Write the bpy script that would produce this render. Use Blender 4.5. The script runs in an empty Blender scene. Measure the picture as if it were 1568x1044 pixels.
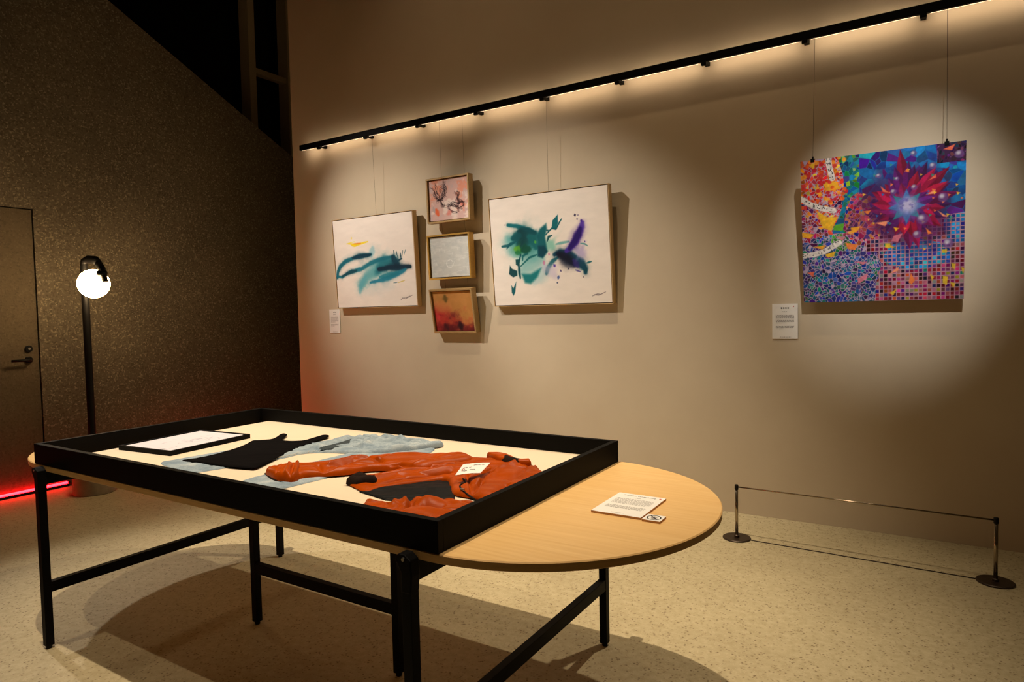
import bpy, bmesh, math, random
import numpy as np
from mathutils import Matrix, Vector

scene = bpy.context.scene
COL = scene.collection
random.seed(7)
RNG = np.random.default_rng(11)

# ------------------------------------------------------------------ camera
cam_data = bpy.data.cameras.new('camera')
cam_data.sensor_width = 36.0
cam_data.lens = 23.115
cam_data.clip_start = 0.05
cam = bpy.data.objects.new('camera', cam_data)
COL.objects.link(cam)
YAW, TILT, ROLL = -0.561604, -0.04418206, -0.02143344
fwd = Vector((math.sin(YAW) * math.cos(TILT), math.cos(YAW) * math.cos(TILT), math.sin(TILT)))
rgt = Vector((math.cos(YAW), -math.sin(YAW), 0))
upv = rgt.cross(fwd)
cr, sr = math.cos(ROLL), math.sin(ROLL)
r2, u2 = cr * rgt + sr * upv, -sr * rgt + cr * upv
cam.matrix_world = Matrix(((r2.x, u2.x, -fwd.x, 0), (r2.y, u2.y, -fwd.y, 0), (r2.z, u2.z, -fwd.z, 1.314), (0, 0, 0, 1)))
scene.camera = cam

# ------------------------------------------------------------------ world, exposure
world = bpy.data.worlds.new('night_room')
scene.world = world
world.use_nodes = True
world.node_tree.nodes['Background'].inputs[0].default_value = (1.0, 0.56, 0.19, 1)
world.node_tree.nodes['Background'].inputs[1].default_value = 0.017
scene.view_settings.view_transform = 'Standard'
scene.view_settings.look = 'None'
scene.view_settings.exposure = 0.0
scene.view_settings.gamma = 1.0
scene.view_settings.use_curve_mapping = False

# ------------------------------------------------------------------ gallery spotlights (ceiling track, above the frame)
def spot(name, loc, target, power, color, angle, blend, radius=0.03):
    d = bpy.data.lights.new(name, 'SPOT')
    d.energy = power; d.color = color; d.spot_size = math.radians(angle); d.spot_blend = blend
    d.shadow_soft_size = radius
    o = bpy.data.objects.new(name, d)
    COL.objects.link(o)
    o.location = loc
    o.rotation_euler = (Vector(target) - Vector(loc)).to_track_quat('-Z', 'Y').to_euler()
    return o
WARM = (1.0, 0.81, 0.58)
WASH = (1.0, 0.76, 0.48)
SOFT = (1.0, 0.90, 0.80)
COOL = (1.0, 0.90, 0.84)
NEUTRAL = (1.0, 0.94, 0.88)
spot('spot_pictures_a', (-5.20, 1.90, 4.15), (-3.75, 4.27, 1.52), 500, SOFT, 40, 1.0)
spot('spot_pictures_b', (-3.95, 1.90, 4.15), (-2.15, 4.27, 1.52), 480, SOFT, 34, 1.0)
spot('spot_mosaic', (0.35, 1.20, 4.40), (-0.16, 4.27, 1.70), 640, NEUTRAL, 19.5, 1.0)
spot('wash_wall_a', (-3.00, 2.00, 7.60), (-2.20, 4.27, 1.60), 120, WASH, 54, 1.0, 0.05)
spot('wash_wall_b', (0.60, 2.00, 7.60), (0.30, 4.27, 1.40), 145, WASH, 62, 1.0, 0.05)
spot('spot_table_high', (-2.30, 0.96, 10.0), (-1.95, 2.65, 0.0), 3700, WARM, 30, 1.0, 0.05)
spot('spot_table_back', (-0.60, 3.40, 4.40), (-1.75, 2.10, 0.60), 270, WARM, 66, 0.9)
spot('spot_table_front', (-3.50, -1.00, 10.0), (-2.4, 1.3, 0.0), 650, WARM, 26, 1.0, 0.05)
spot('spot_table_side', (-4.76, 1.38, 2.98), (-3.15, 1.65, 0.0), 130, COOL, 46, 0.8)

# ------------------------------------------------------------------ material helpers
def lin(c):
    return tuple(((v / 255) / 12.92 if v / 255 <= 0.04045 else ((v / 255 + 0.055) / 1.055) ** 2.4) for v in c)
def L4(c):
    return (*lin(c), 1.0)
class NT:
    def __init__(self, name):
        self.m = bpy.data.materials.new(name)
        self.m.use_nodes = True
        self.t = self.m.node_tree
        self.b = self.t.nodes['Principled BSDF']
        self.tc = None
    def n(self, kind, **kw):
        x = self.t.nodes.new(kind)
        for k, v in kw.items():
            if k.startswith('i_'):
                x.inputs[k[2:].replace('_', ' ')].default_value = v
            else:
                setattr(x, k, v)
        return x
    def l(self, a, b):
        self.t.links.new(a, b)
    def coord(self, scale=(1, 1, 1), kind='Object'):
        if self.tc is None:
            self.tc = self.n('ShaderNodeTexCoord')
        mp = self.n('ShaderNodeMapping')
        mp.inputs['Scale'].default_value = scale
        self.l(self.tc.outputs[kind], mp.inputs['Vector'])
        return mp.outputs[0]
    def noise(self, vec, scale, detail=3, rough=0.55):
        x = self.n('ShaderNodeTexNoise', i_Scale=scale, i_Detail=detail, i_Roughness=rough)
        self.l(vec, x.inputs['Vector'])
        return x.outputs['Fac']
    def ramp(self, fac, stops):
        x = self.n('ShaderNodeValToRGB')
        e = x.color_ramp.elements
        while len(e) < len(stops):
            e.new(0.5)
        for k, (p, c) in enumerate(stops):
            e[k].position = p; e[k].color = c
        self.l(fac, x.inputs['Fac'])
        return x.outputs['Color']
    def mix(self, fac, a, b, mode='MIX'):
        x = self.n('ShaderNodeMix', data_type='RGBA', blend_type=mode)
        for sock, v in ((0, fac), (6, a), (7, b)):
            if isinstance(v, (int, float, tuple)):
                x.inputs[sock].default_value = v
            else:
                self.l(v, x.inputs[sock])
        return x.outputs[2]
    def bump(self, h, strength, dist=0.01):
        x = self.n('ShaderNodeBump', i_Strength=strength, i_Distance=dist)
        self.l(h, x.inputs['Height'])
        self.l(x.outputs[0], self.b.inputs['Normal'])
    def set(self, **kw):
        for k, v in kw.items():
            s = self.b.inputs[k.replace('_', ' ')]
            if hasattr(v, 'is_output') or isinstance(v, bpy.types.NodeSocket):
                self.l(v, s)
            else:
                s.default_value = v
        return self.m

def plain(name, rgb, rough=0.5, metal=0.0, var=0.08, scale=18, spec=0.5, stretch=(1, 1, 1)):
    t = NT(name)
    c = lin(rgb)
    f = t.noise(t.coord(stretch), scale, 4)
    col = t.ramp(f, [(0.25, (*[v * (1 - var) for v in c], 1)), (0.75, (*[min(1, v * (1 + var)) for v in c], 1))])
    t.set(Base_Color=col, Roughness=rough, Metallic=metal, Specular_IOR_Level=spec)
    return t.m
def emitter(name, rgb, strength):
    t = NT(name)
    t.set(Base_Color=(0.8, 0.8, 0.8, 1), Emission_Color=(*rgb, 1), Emission_Strength=strength)
    return t.m

# floor: ground concrete with small dark and pale aggregate
t = NT('ground_concrete')
v = t.coord()
big = t.noise(v, 1.1, 4, 0.6)
mid = t.noise(v, 34, 4, 0.6)
base = t.ramp(mid, [(0.3, L4((174, 161, 126))), (0.7, L4((194, 182, 148)))])
base = t.mix(t.ramp(big, [(0.40, (0, 0, 0, 1)), (0.72, (0.30, 0.30, 0.30, 1))]), base, L4((112, 96, 68)))
vo = t.n('ShaderNodeTexVoronoi', i_Scale=68.0, i_Randomness=1.0)
t.l(t.coord((1, 1, 1)), vo.inputs['Vector'])
d1 = t.ramp(vo.outputs['Distance'], [(0.16, (1, 1, 1, 1)), (0.36, (0, 0, 0, 1))])
sel = t.ramp(t.noise(v, 30, 2), [(0.40, (0, 0, 0, 1)), (0.56, (1, 1, 1, 1))])
spk = t.mix(1.0, d1, sel, 'MULTIPLY')
base = t.mix(t.mix(0.8, (0, 0, 0, 1), spk), base, L4((104, 84, 54)))
vo2 = t.n('ShaderNodeTexVoronoi', i_Scale=120.0)
t.l(v, vo2.inputs['Vector'])
d2 = t.ramp(vo2.outputs['Distance'], [(0.12, (0.35, 0.35, 0.35, 1)), (0.26, (0, 0, 0, 1))])
base = t.mix(d2, base, L4((214, 200, 170)))
t.set(Base_Color=base, Roughness=0.62, Specular_IOR_Level=0.3)
t.bump(mid, 0.08, 0.004)
M_FLOOR = t.m

# dark wall: exposed aggregate concrete
def aggregate(name, dark, light, amount):
    t = NT(name)
    v = t.coord()
    patch = t.noise(v, 1.6, 4, 0.6)
    base = t.ramp(patch, [(0.3, L4(dark)), (0.7, L4(tuple(min(255, c * 1.16) for c in dark)))])
    vo = t.n('ShaderNodeTexVoronoi', i_Scale=85.0)
    t.l(v, vo.inputs['Vector'])
    cell = t.n('ShaderNodeSeparateColor')
    t.l(vo.outputs['Color'], cell.inputs[0])
    pick = t.ramp(cell.outputs[0], [(0.72, (0, 0, 0, 1)), (1.0, (amount, amount, amount, 1))])
    base = t.mix(pick, base, L4(light))
    dk = t.ramp(cell.outputs[1], [(0.62, (0, 0, 0, 1)), (0.95, (amount, amount, amount, 1))])
    base = t.mix(dk, base, L4(tuple(c * 0.55 for c in dark)))
    t.set(Base_Color=base, Roughness=0.8, Specular_IOR_Level=0.25)
    t.bump(vo.outputs['Distance'], 0.3, 0.004)
    return t.m
M_CONC = aggregate('exposed_aggregate', (96, 87, 72), (190, 176, 148), 0.42)
M_DOOR = aggregate('door_aggregate_film', (88, 77, 60), (120, 108, 86), 0.3)

t = NT('beige_plaster')
v = t.coord()
f = t.noise(v, 2.2, 4, 0.6)
t.set(Base_Color=t.ramp(f, [(0.3, L4((198, 182, 156))), (0.7, L4((204, 189, 163)))]), Roughness=0.85, Specular_IOR_Level=0.2)
t.bump(t.noise(v, 160, 2), 0.05, 0.002)
M_WALL = t.m

t = NT('maple_veneer')
v = t.coord((0.7, 14, 6))
g = t.noise(v, 5, 6, 0.6)
g2 = t.noise(t.coord((0.35, 3, 3)), 3, 3)
col = t.ramp(g, [(0.28, L4((222, 178, 112))), (0.72, L4((238, 200, 138)))])
col = t.mix(t.ramp(g2, [(0.4, (0, 0, 0, 1)), (0.7, (0.5, 0.5, 0.5, 1))]), col, L4((230, 186, 120)))
t.set(Base_Color=col, Roughness=0.38, Specular_IOR_Level=0.4)
M_MAPLE = t.m
M_MAPLE_EDGE = plain('maple_edge', (230, 186, 120), 0.5, 0, 0.12, 9, 0.4, (1, 1, 12))
M_STEEL = plain('black_steel', (8, 7, 7), 0.6, 0, 0.15, 30, 0.12)
M_BLACKWOOD = plain('black_painted_wood', (8, 7, 6), 0.65, 0, 0.25, 14, 0.10, (1, 10, 10))
M_CREAM = plain('cream_board', (224, 208, 182), 0.7, 0, 0.015, 8, 0.3)
M_BLACKMETAL = plain('matte_black_metal', (9, 8, 8), 0.5, 0, 0.15, 30, 0.2)
M_RAIL = plain('rail_black', (5, 5, 4), 0.6, 0, 0.15, 30, 0.12)
M_PAPER = plain('white_card', (238, 236, 230), 0.75, 0, 0.01, 20, 0.3)
M_KRAFT = plain('board_edge', (196, 146, 96), 0.7, 0, 0.05, 20, 0.3)
M_INK = plain('printed_ink', (28, 27, 30), 0.7, 0, 0.1, 60, 0.3)
M_INKGREY = plain('printed_ink_grey', (150, 144, 140), 0.75, 0, 0.08, 60, 0.3)
M_RED = plain('red_mark', (196, 44, 32), 0.6, 0, 0.05, 60, 0.3)
M_CONCRETE_BASE = plain('cast_concrete', (168, 158, 138), 0.8, 0, 0.18, 14, 0.2)
M_PEWTER = plain('dark_chrome', (160, 146, 126), 0.2, 0.95, 0.06, 30, 0.5)
M_BASEPLATE = plain('bronze_plate', (58, 46, 36), 0.4, 0.6, 0.1, 20, 0.5)
M_CHROME = plain('steel_screw', (190, 186, 178), 0.25, 0.9, 0.05, 60)
M_OAK = plain('pale_wood_frame', (208, 176, 126), 0.55, 0, 0.1, 12, 0.35, (1, 14, 14))
M_FRAME_DARK = plain('frame_lip_brown', (54, 36, 25), 0.5, 0, 0.15, 20, 0.4)
M_CHAMP = plain('champagne_frame', (176, 146, 96), 0.45, 0.15, 0.18, 16, 0.5, (1, 10, 10))
M_GOLD = plain('gilt_frame', (196, 154, 76), 0.35, 0.45, 0.15, 16, 0.5, (1, 10, 10))
M_WIRE = plain('hanging_wire_steel', (64, 54, 44), 0.5, 0.4, 0.05, 60)
M_DARKTRIM = plain('door_gap_dark', (10, 8, 7), 0.8, 0, 0.1, 20, 0.2)
M_GLASSNIGHT = NT('night_glass').set(Base_Color=(0.0015, 0.0015, 0.0018, 1), Roughness=0.08, Specular_IOR_Level=0.12)

def leather(name, rgb, rough):
    t = NT(name)
    v = t.coord()
    f = t.noise(v, 9, 5, 0.6)
    c = lin(rgb)
    col = t.ramp(f, [(0.25, (*[x * 0.74 for x in c], 1)), (0.75, (*[min(1, x * 1.15) for x in c], 1))])
    vo = t.n('ShaderNodeTexVoronoi', i_Scale=420.0)
    t.l(v, vo.inputs['Vector'])
    t.set(Base_Color=col, Roughness=rough, Specular_IOR_Level=0.12)
    t.bump(vo.outputs['Distance'], 0.12, 0.002)
    return t.m
M_LEATHER = leather('cognac_leather', (166, 66, 1), 0.36)
t = NT('faded_denim')
v = t.coord()
f = t.noise(v, 11, 5, 0.65)
col = t.ramp(f, [(0.28, L4((112, 132, 148))), (0.55, L4((160, 174, 182))), (0.78, L4((200, 206, 204)))])
w = t.noise(t.coord((1, 1, 1)), 420, 1)
col = t.mix(t.ramp(w, [(0.4, (0, 0, 0, 1)), (0.7, (0.35, 0.35, 0.35, 1))]), col, L4((80, 100, 120)))
t.set(Base_Color=col, Roughness=0.9, Specular_IOR_Level=0.12)
t.bump(w, 0.25, 0.002)
M_DENIM = t.m
M_DENIMDARK = plain('denim_rip_shade', (62, 70, 74), 0.95, 0, 0.2, 60, 0.1)  # denim darkened in colour for the shade inside the rip
M_BLACKKNIT = plain('black_jersey', (11, 9, 10), 0.95, 0, 0.25, 300, 0.05)
M_RIB = plain('dark_brown_rib', (30, 17, 12), 0.9, 0, 0.3, 200, 0.15, (1, 1, 1))
M_LINING = plain('black_lining', (6, 6, 7), 0.6, 0, 0.25, 40, 0.2)
M_STITCH = plain('pale_thread', (206, 200, 184), 0.9, 0, 0.05, 80)

def attr_mat(name, rough=0.75, bump=0.0):
    t = NT(name)
    a = t.n('ShaderNodeVertexColor', layer_name='paint')
    f = t.noise(t.coord(), 260, 2)
    t.set(Base_Color=a.outputs['Color'], Roughness=rough, Specular_IOR_Level=0.25)
    if bump:
        t.bump(f, bump, 0.002)
    return t.m
M_CANVAS = attr_mat('painted_canvas', 0.8, 0.12)
M_DRAWING = attr_mat('drawing_paper', 0.85)

# ------------------------------------------------------------------ geometry helpers
def obj(name, bm, mat, parent=None, smooth=False, bevel=0.0):
    if bevel:
        bmesh.ops.bevel(bm, geom=[e for e in bm.edges if len(e.link_faces) == 2 and e.calc_face_angle(0) > 0.6], offset=bevel, segments=2, affect='EDGES', profile=0.5)
    bmesh.ops.recalc_face_normals(bm, faces=bm.faces[:])
    me = bpy.data.meshes.new(name)
    bm.to_mesh(me); bm.free()
    if mat:
        me.materials.append(mat)
    if smooth:
        me.polygons.foreach_set('use_smooth', [True] * len(me.polygons))
    o = bpy.data.objects.new(name, me)
    COL.objects.link(o)
    if parent:
        o.parent = parent
    return o
def bx(bm, lo, hi, M=None):
    cs = [Vector((x, y, z)) for x in (lo[0], hi[0]) for y in (lo[1], hi[1]) for z in (lo[2], hi[2])]
    if M:
        cs = [M @ c for c in cs]
    vs = [bm.verts.new(c) for c in cs]
    for f in ((0, 1, 3, 2), (4, 6, 7, 5), (0, 4, 5, 1), (2, 3, 7, 6), (0, 2, 6, 4), (1, 5, 7, 3)):
        bm.faces.new([vs[k] for k in f])
    return bm
def box(lo, hi, M=None):
    return bx(bmesh.new(), lo, hi, M)
def prism(bm, poly, z0, z1):
    a = [bm.verts.new((x, y, z0)) for x, y in poly]
    b = [bm.verts.new((x, y, z1)) for x, y in poly]
    n = len(poly)
    bm.faces.new(a[::-1]); bm.faces.new(b)
    for k in range(n):
        bm.faces.new((a[k], a[(k + 1) % n], b[(k + 1) % n], b[k]))
    return bm
def tube(bm, pts, rad, seg=12, cap=True):
    pts = [Vector(p) for p in pts]
    rads = rad if isinstance(rad, (list, tuple)) else [rad] * len(pts)
    rings = []
    ref = None
    for k, p in enumerate(pts):
        d = (pts[min(k + 1, len(pts) - 1)] - pts[max(k - 1, 0)]).normalized()
        if ref is None:
            ref = d.orthogonal().normalized()
        ref = (ref - d * ref.dot(d)).normalized()
        s = d.cross(ref)
        rings.append([bm.verts.new(p + (ref * math.cos(2 * math.pi * j / seg) + s * math.sin(2 * math.pi * j / seg)) * rads[k]) for j in range(seg)])
    for a, b in zip(rings, rings[1:]):
        for j in range(seg):
            bm.faces.new((a[j], a[(j + 1) % seg], b[(j + 1) % seg], b[j]))
    if cap:
        bm.faces.new(rings[0][::-1]); bm.faces.new(rings[-1])
    return bm
def lathe(bm, prof, cx=0, cy=0, seg=40):
    rings = []
    for r, z in prof:
        rings.append([bm.verts.new((cx + r * math.cos(2 * math.pi * j / seg), cy + r * math.sin(2 * math.pi * j / seg), z)) for j in range(seg)])
    for a, b in zip(rings, rings[1:]):
        for j in range(seg):
            bm.faces.new((a[j], a[(j + 1) % seg], b[(j + 1) % seg], b[j]))
    bm.faces.new(rings[0][::-1]); bm.faces.new(rings[-1])
    return bm
def tag(o, label, cat, group=None):
    o['label'] = label; o['category'] = cat
    if group:
        o['group'] = group
    return o
def thing(name, loc, label, cat, group=None):
    o = bpy.data.objects.new(name, None)
    o.empty_display_size = 0.1
    COL.objects.link(o)
    o.location = loc
    return tag(o, label, cat, group)
def struct(o):
    o['kind'] = 'structure'
    return o
OUTLINES = {
    'sleeve_far': [(-1.97, 1.48),(-1.958, 1.507),(-1.944, 1.552),(-1.926, 1.578),(-1.905, 1.581),(-1.897, 1.589),(-1.872, 1.594),(-1.851, 1.651),(-1.791, 1.722),(-1.692, 1.826),(-1.582, 1.923),(-1.5, 1.966),(-1.425, 1.966),(-1.355, 1.907),(-1.41, 1.818),(-1.458, 1.726),(-1.562, 1.723),(-1.665, 1.677),(-1.677, 1.61),(-1.737, 1.547),(-1.784, 1.503),(-1.793, 1.479),(-1.774, 1.45),(-1.776, 1.43),(-1.81, 1.431),(-1.849, 1.426),(-1.918, 1.45),(-1.958, 1.469)],
    'body': [(-1.641, 1.612),(-1.573, 1.696),(-1.507, 1.83),(-1.474, 1.942),(-1.361, 1.958),(-1.291, 1.995),(-1.174, 1.97),(-1.067, 1.892),(-0.997, 1.8),(-0.997, 1.44),(-1.096, 1.572),(-1.159, 1.571),(-1.217, 1.572),(-1.273, 1.636),(-1.341, 1.714),(-1.406, 1.637),(-1.459, 1.558),(-1.47, 1.498),(-1.485, 1.468),(-1.549, 1.494),(-1.598, 1.51),(-1.642, 1.576)],
    'lining': [(-1.511, 1.471),(-1.483, 1.482),(-1.477, 1.529),(-1.471, 1.578),(-1.425, 1.659),(-1.366, 1.75),(-1.288, 1.659),(-1.26, 1.642),(-1.179, 1.538),(-1.234, 1.493),(-1.288, 1.453),(-1.368, 1.441),(-1.442, 1.457)],
    'hem': [(-1.606, 1.506),(-1.626, 1.546),(-1.636, 1.586),(-1.631, 1.606),(-1.599, 1.596),(-1.567, 1.581),(-1.561, 1.59),(-1.559, 1.606),(-1.508, 1.56),(-1.519, 1.543),(-1.548, 1.536),(-1.549, 1.508),(-1.584, 1.508)],
    'sleeve_near': [(-1.39, 1.372),(-1.351, 1.376),(-1.295, 1.392),(-1.268, 1.395),(-1.257, 1.419),(-1.229, 1.444),(-1.131, 1.485),(-1.063, 1.512),(-1.03, 1.4),(-1.02, 1.27),(-1.15, 1.238),(-1.4, 1.228),(-1.333, 1.325)],
    'collar': [(-1.356, 1.951),(-1.32, 1.961),(-1.287, 1.977),(-1.252, 1.96),(-1.205, 1.929),(-1.17, 1.928),(-1.165, 1.951),(-1.129, 1.908),(-1.162, 1.896),(-1.203, 1.886),(-1.261, 1.902),(-1.304, 1.916)],
    'collar_in': [(-1.257, 1.899),(-1.279, 1.964),(-1.242, 1.949),(-1.196, 1.918),(-1.158, 1.925),(-1.148, 1.926),(-1.171, 1.891),(-1.208, 1.878)],
    'leg1': [(-2.525, 1.393),(-2.513, 1.47),(-2.485, 1.627),(-2.434, 1.81),(-2.304, 1.877),(-2.248, 1.929),(-2.229, 2.03),(-2.179, 2.12),(-2.018, 2.182),(-1.845, 2.155),(-1.761, 1.976),(-1.885, 1.884),(-2.021, 1.849),(-2.083, 1.825),(-2.136, 1.778),(-2.133, 1.704),(-2.138, 1.649),(-2.169, 1.566),(-2.193, 1.477),(-2.215, 1.416),(-2.226, 1.367)],
    'leg2': [(-1.959, 1.359),(-1.973, 1.41),(-1.969, 1.473),(-1.972, 1.603),(-1.971, 1.755),(-1.967, 1.857),(-1.943, 1.942),(-1.905, 2.057),(-1.79, 2.133),(-1.689, 2.103),(-1.657, 1.933),(-1.722, 1.718),(-1.73, 1.6),(-1.739, 1.511),(-1.751, 1.434),(-1.757, 1.368)],
    'waist': [(-2.167, 2.089),(-2.136, 2.138),(-2.076, 2.151),(-2.052, 2.168),(-2.027, 2.179),(-1.981, 2.175),(-1.919, 2.157),(-1.865, 2.146),(-1.819, 2.16),(-1.753, 2.14),(-1.718, 2.153),(-1.695, 2.15),(-1.697, 2.121),(-1.717, 2.087),(-1.736, 2.027),(-1.798, 1.941),(-1.861, 1.896),(-1.964, 1.908),(-2.07, 1.956)],
    'camisole': [(-2.446, 1.447),(-2.416, 1.513),(-2.423, 1.618),(-2.466, 1.742),(-2.54, 1.846),(-2.514, 1.847),(-2.483, 1.881),(-2.484, 1.917),(-2.562, 2.018),(-2.525, 2.022),(-2.487, 1.987),(-2.431, 1.912),(-2.395, 1.902),(-2.347, 1.909),(-2.318, 1.942),(-2.335, 2.023),(-2.349, 2.081),(-2.311, 2.085),(-2.285, 2.057),(-2.275, 1.996),(-2.254, 1.933),(-2.225, 1.906),(-2.225, 1.843),(-2.176, 1.742),(-2.126, 1.64),(-2.087, 1.562),(-2.056, 1.5),(-2.094, 1.492),(-2.193, 1.472),(-2.328, 1.468),(-2.404, 1.457)],
    'rip': [(-2.117, 1.842),(-2.116, 1.908),(-2.125, 1.989),(-2.139, 2.065),(-2.091, 2.026),(-2.055, 1.942),(-2.054, 1.862),(-2.078, 1.838)],
    'cuff_in': [(-1.972, 1.474),(-1.952, 1.471),(-1.905, 1.448),(-1.838, 1.422),(-1.781, 1.418),(-1.824, 1.414),(-1.894, 1.432),(-1.961, 1.465)],
    'cuff': [(-1.956, 1.468),(-1.943, 1.496),(-1.929, 1.54),(-1.918, 1.572),(-1.898, 1.575),(-1.867, 1.56),(-1.829, 1.525),(-1.793, 1.485),(-1.774, 1.45),(-1.776, 1.43),(-1.814, 1.429),(-1.852, 1.425),(-1.905, 1.441),(-1.946, 1.459)],
}
FOLDS = {
    'sleeve_far': [([(-1.748, 1.557),(-1.738, 1.67),(-1.663, 1.708)], 0.01, -0.008),([(-1.813, 1.678),(-1.741, 1.738),(-1.642, 1.719)], 0.009, -0.008),([(-1.775, 1.597),(-1.758, 1.706),(-1.674, 1.737)], 0.008, 0.007),([(-1.659, 1.655),(-1.571, 1.733),(-1.454, 1.718)], 0.006, -0.014),([(-1.654, 1.855),(-1.597, 1.959),(-1.543, 2.012)], 0.012, -0.006),([(-1.823, 1.72),(-1.752, 1.818),(-1.669, 1.91)], 0.012, 0.005),([(-1.752, 1.504),(-1.706, 1.578),(-1.635, 1.615)], 0.01, -0.008),([(-1.803, 1.571),(-1.712, 1.525)], 0.008, -0.006),([(-1.66, 1.791),(-1.543, 1.873),(-1.437, 1.892)], 0.02, 0.004),([(-1.57, 1.628),(-1.528, 1.712),(-1.491, 1.774)], 0.01, 0.004),([(-1.765, 1.487),(-1.688, 1.517)], 0.012, 0.005),([(-1.872, 1.602),(-1.849, 1.649),(-1.846, 1.709)], 0.008, 0.004)],
    'cuff': [([(-1.992, 1.635),(-1.893, 1.558),(-1.798, 1.47),(-1.734, 1.407)], 0.008, 0.009),([(-1.979, 1.594),(-1.897, 1.545),(-1.812, 1.463),(-1.748, 1.4)], 0.004, -0.014),([(-1.979, 1.571),(-1.898, 1.523),(-1.826, 1.456),(-1.776, 1.405)], 0.006, 0.007),([(-1.93, 1.495),(-1.926, 1.52),(-1.87, 1.494)], 0.004, -0.01),([(-1.859, 1.439),(-1.885, 1.487),(-1.942, 1.567)], 0.004, -0.01),([(-1.802, 1.41),(-1.826, 1.456),(-1.877, 1.523)], 0.005, 0.007),([(-1.943, 1.612),(-1.846, 1.528),(-1.753, 1.444)], 0.005, -0.012)],
    'body': [([(-1.536, 1.576),(-1.498, 1.645),(-1.43, 1.7),(-1.367, 1.762)], 0.012, 0.008),([(-1.494, 1.541),(-1.454, 1.628),(-1.399, 1.696),(-1.354, 1.738)], 0.006, -0.01),([(-1.58, 1.654),(-1.521, 1.704),(-1.44, 1.746),(-1.398, 1.821)], 0.007, -0.008),([(-1.589, 1.713),(-1.504, 1.789),(-1.418, 1.867)], 0.01, 0.005),([(-1.198, 1.695),(-1.203, 1.796),(-1.189, 1.906)], 0.016, 0.009),([(-1.147, 1.577),(-1.193, 1.706),(-1.209, 1.774)], 0.008, -0.01),([(-1.084, 1.61),(-1.112, 1.814),(-1.141, 1.93)], 0.012, -0.008),([(-1.094, 1.705),(-1.107, 1.856),(-1.112, 1.934)], 0.01, 0.006),([(-1.258, 1.739),(-1.246, 1.774),(-1.246, 1.814)], 0.006, -0.012),([(-1.298, 1.757),(-1.214, 1.66),(-1.155, 1.588)], 0.004, -0.007),([(-1.432, 1.966),(-1.38, 1.956),(-1.346, 1.961)], 0.008, -0.01),([(-1.498, 1.933),(-1.469, 1.997),(-1.418, 2.01)], 0.01, 0.005)],
    'sleeve_near': [([(-1.301, 1.472),(-1.248, 1.416),(-1.194, 1.36)], 0.008, -0.014),([(-1.306, 1.446),(-1.261, 1.409),(-1.215, 1.362)], 0.008, 0.01),([(-1.328, 1.352),(-1.302, 1.372),(-1.269, 1.369)], 0.01, -0.02),([(-1.309, 1.421),(-1.267, 1.377),(-1.238, 1.337)], 0.007, 0.01),([(-1.228, 1.427),(-1.178, 1.424),(-1.136, 1.461)], 0.014, 0.008),([(-1.17, 1.387),(-1.122, 1.398)], 0.014, -0.02),([(-1.127, 1.48),(-1.11, 1.519)], 0.01, -0.006),([(-1.211, 1.48),(-1.113, 1.431)], 0.01, -0.006)],
    'leg1': [([(-2.091, 1.819),(-2.116, 1.908),(-2.14, 2.004),(-2.157, 2.078)], 0.012, -0.012),([(-2.149, 1.85),(-2.173, 1.96),(-2.185, 2.086)], 0.016, 0.007),([(-2.177, 1.805),(-2.168, 1.838),(-2.112, 1.851)], 0.012, -0.005)],
    'waist': [([(-1.963, 1.944),(-2.006, 2.045),(-1.985, 2.104),(-1.916, 2.153)], 0.012, 0.007),([(-2.021, 1.976),(-2.064, 2.065),(-2.046, 2.107)], 0.01, -0.006),([(-1.92, 1.995),(-1.893, 2.085),(-1.807, 2.111)], 0.01, -0.005),([(-1.942, 1.869),(-1.95, 1.95),(-1.901, 1.945)], 0.012, -0.005),([(-2.039, 2.161),(-2.045, 2.211),(-1.971, 2.194)], 0.01, 0.006)],
}
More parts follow.
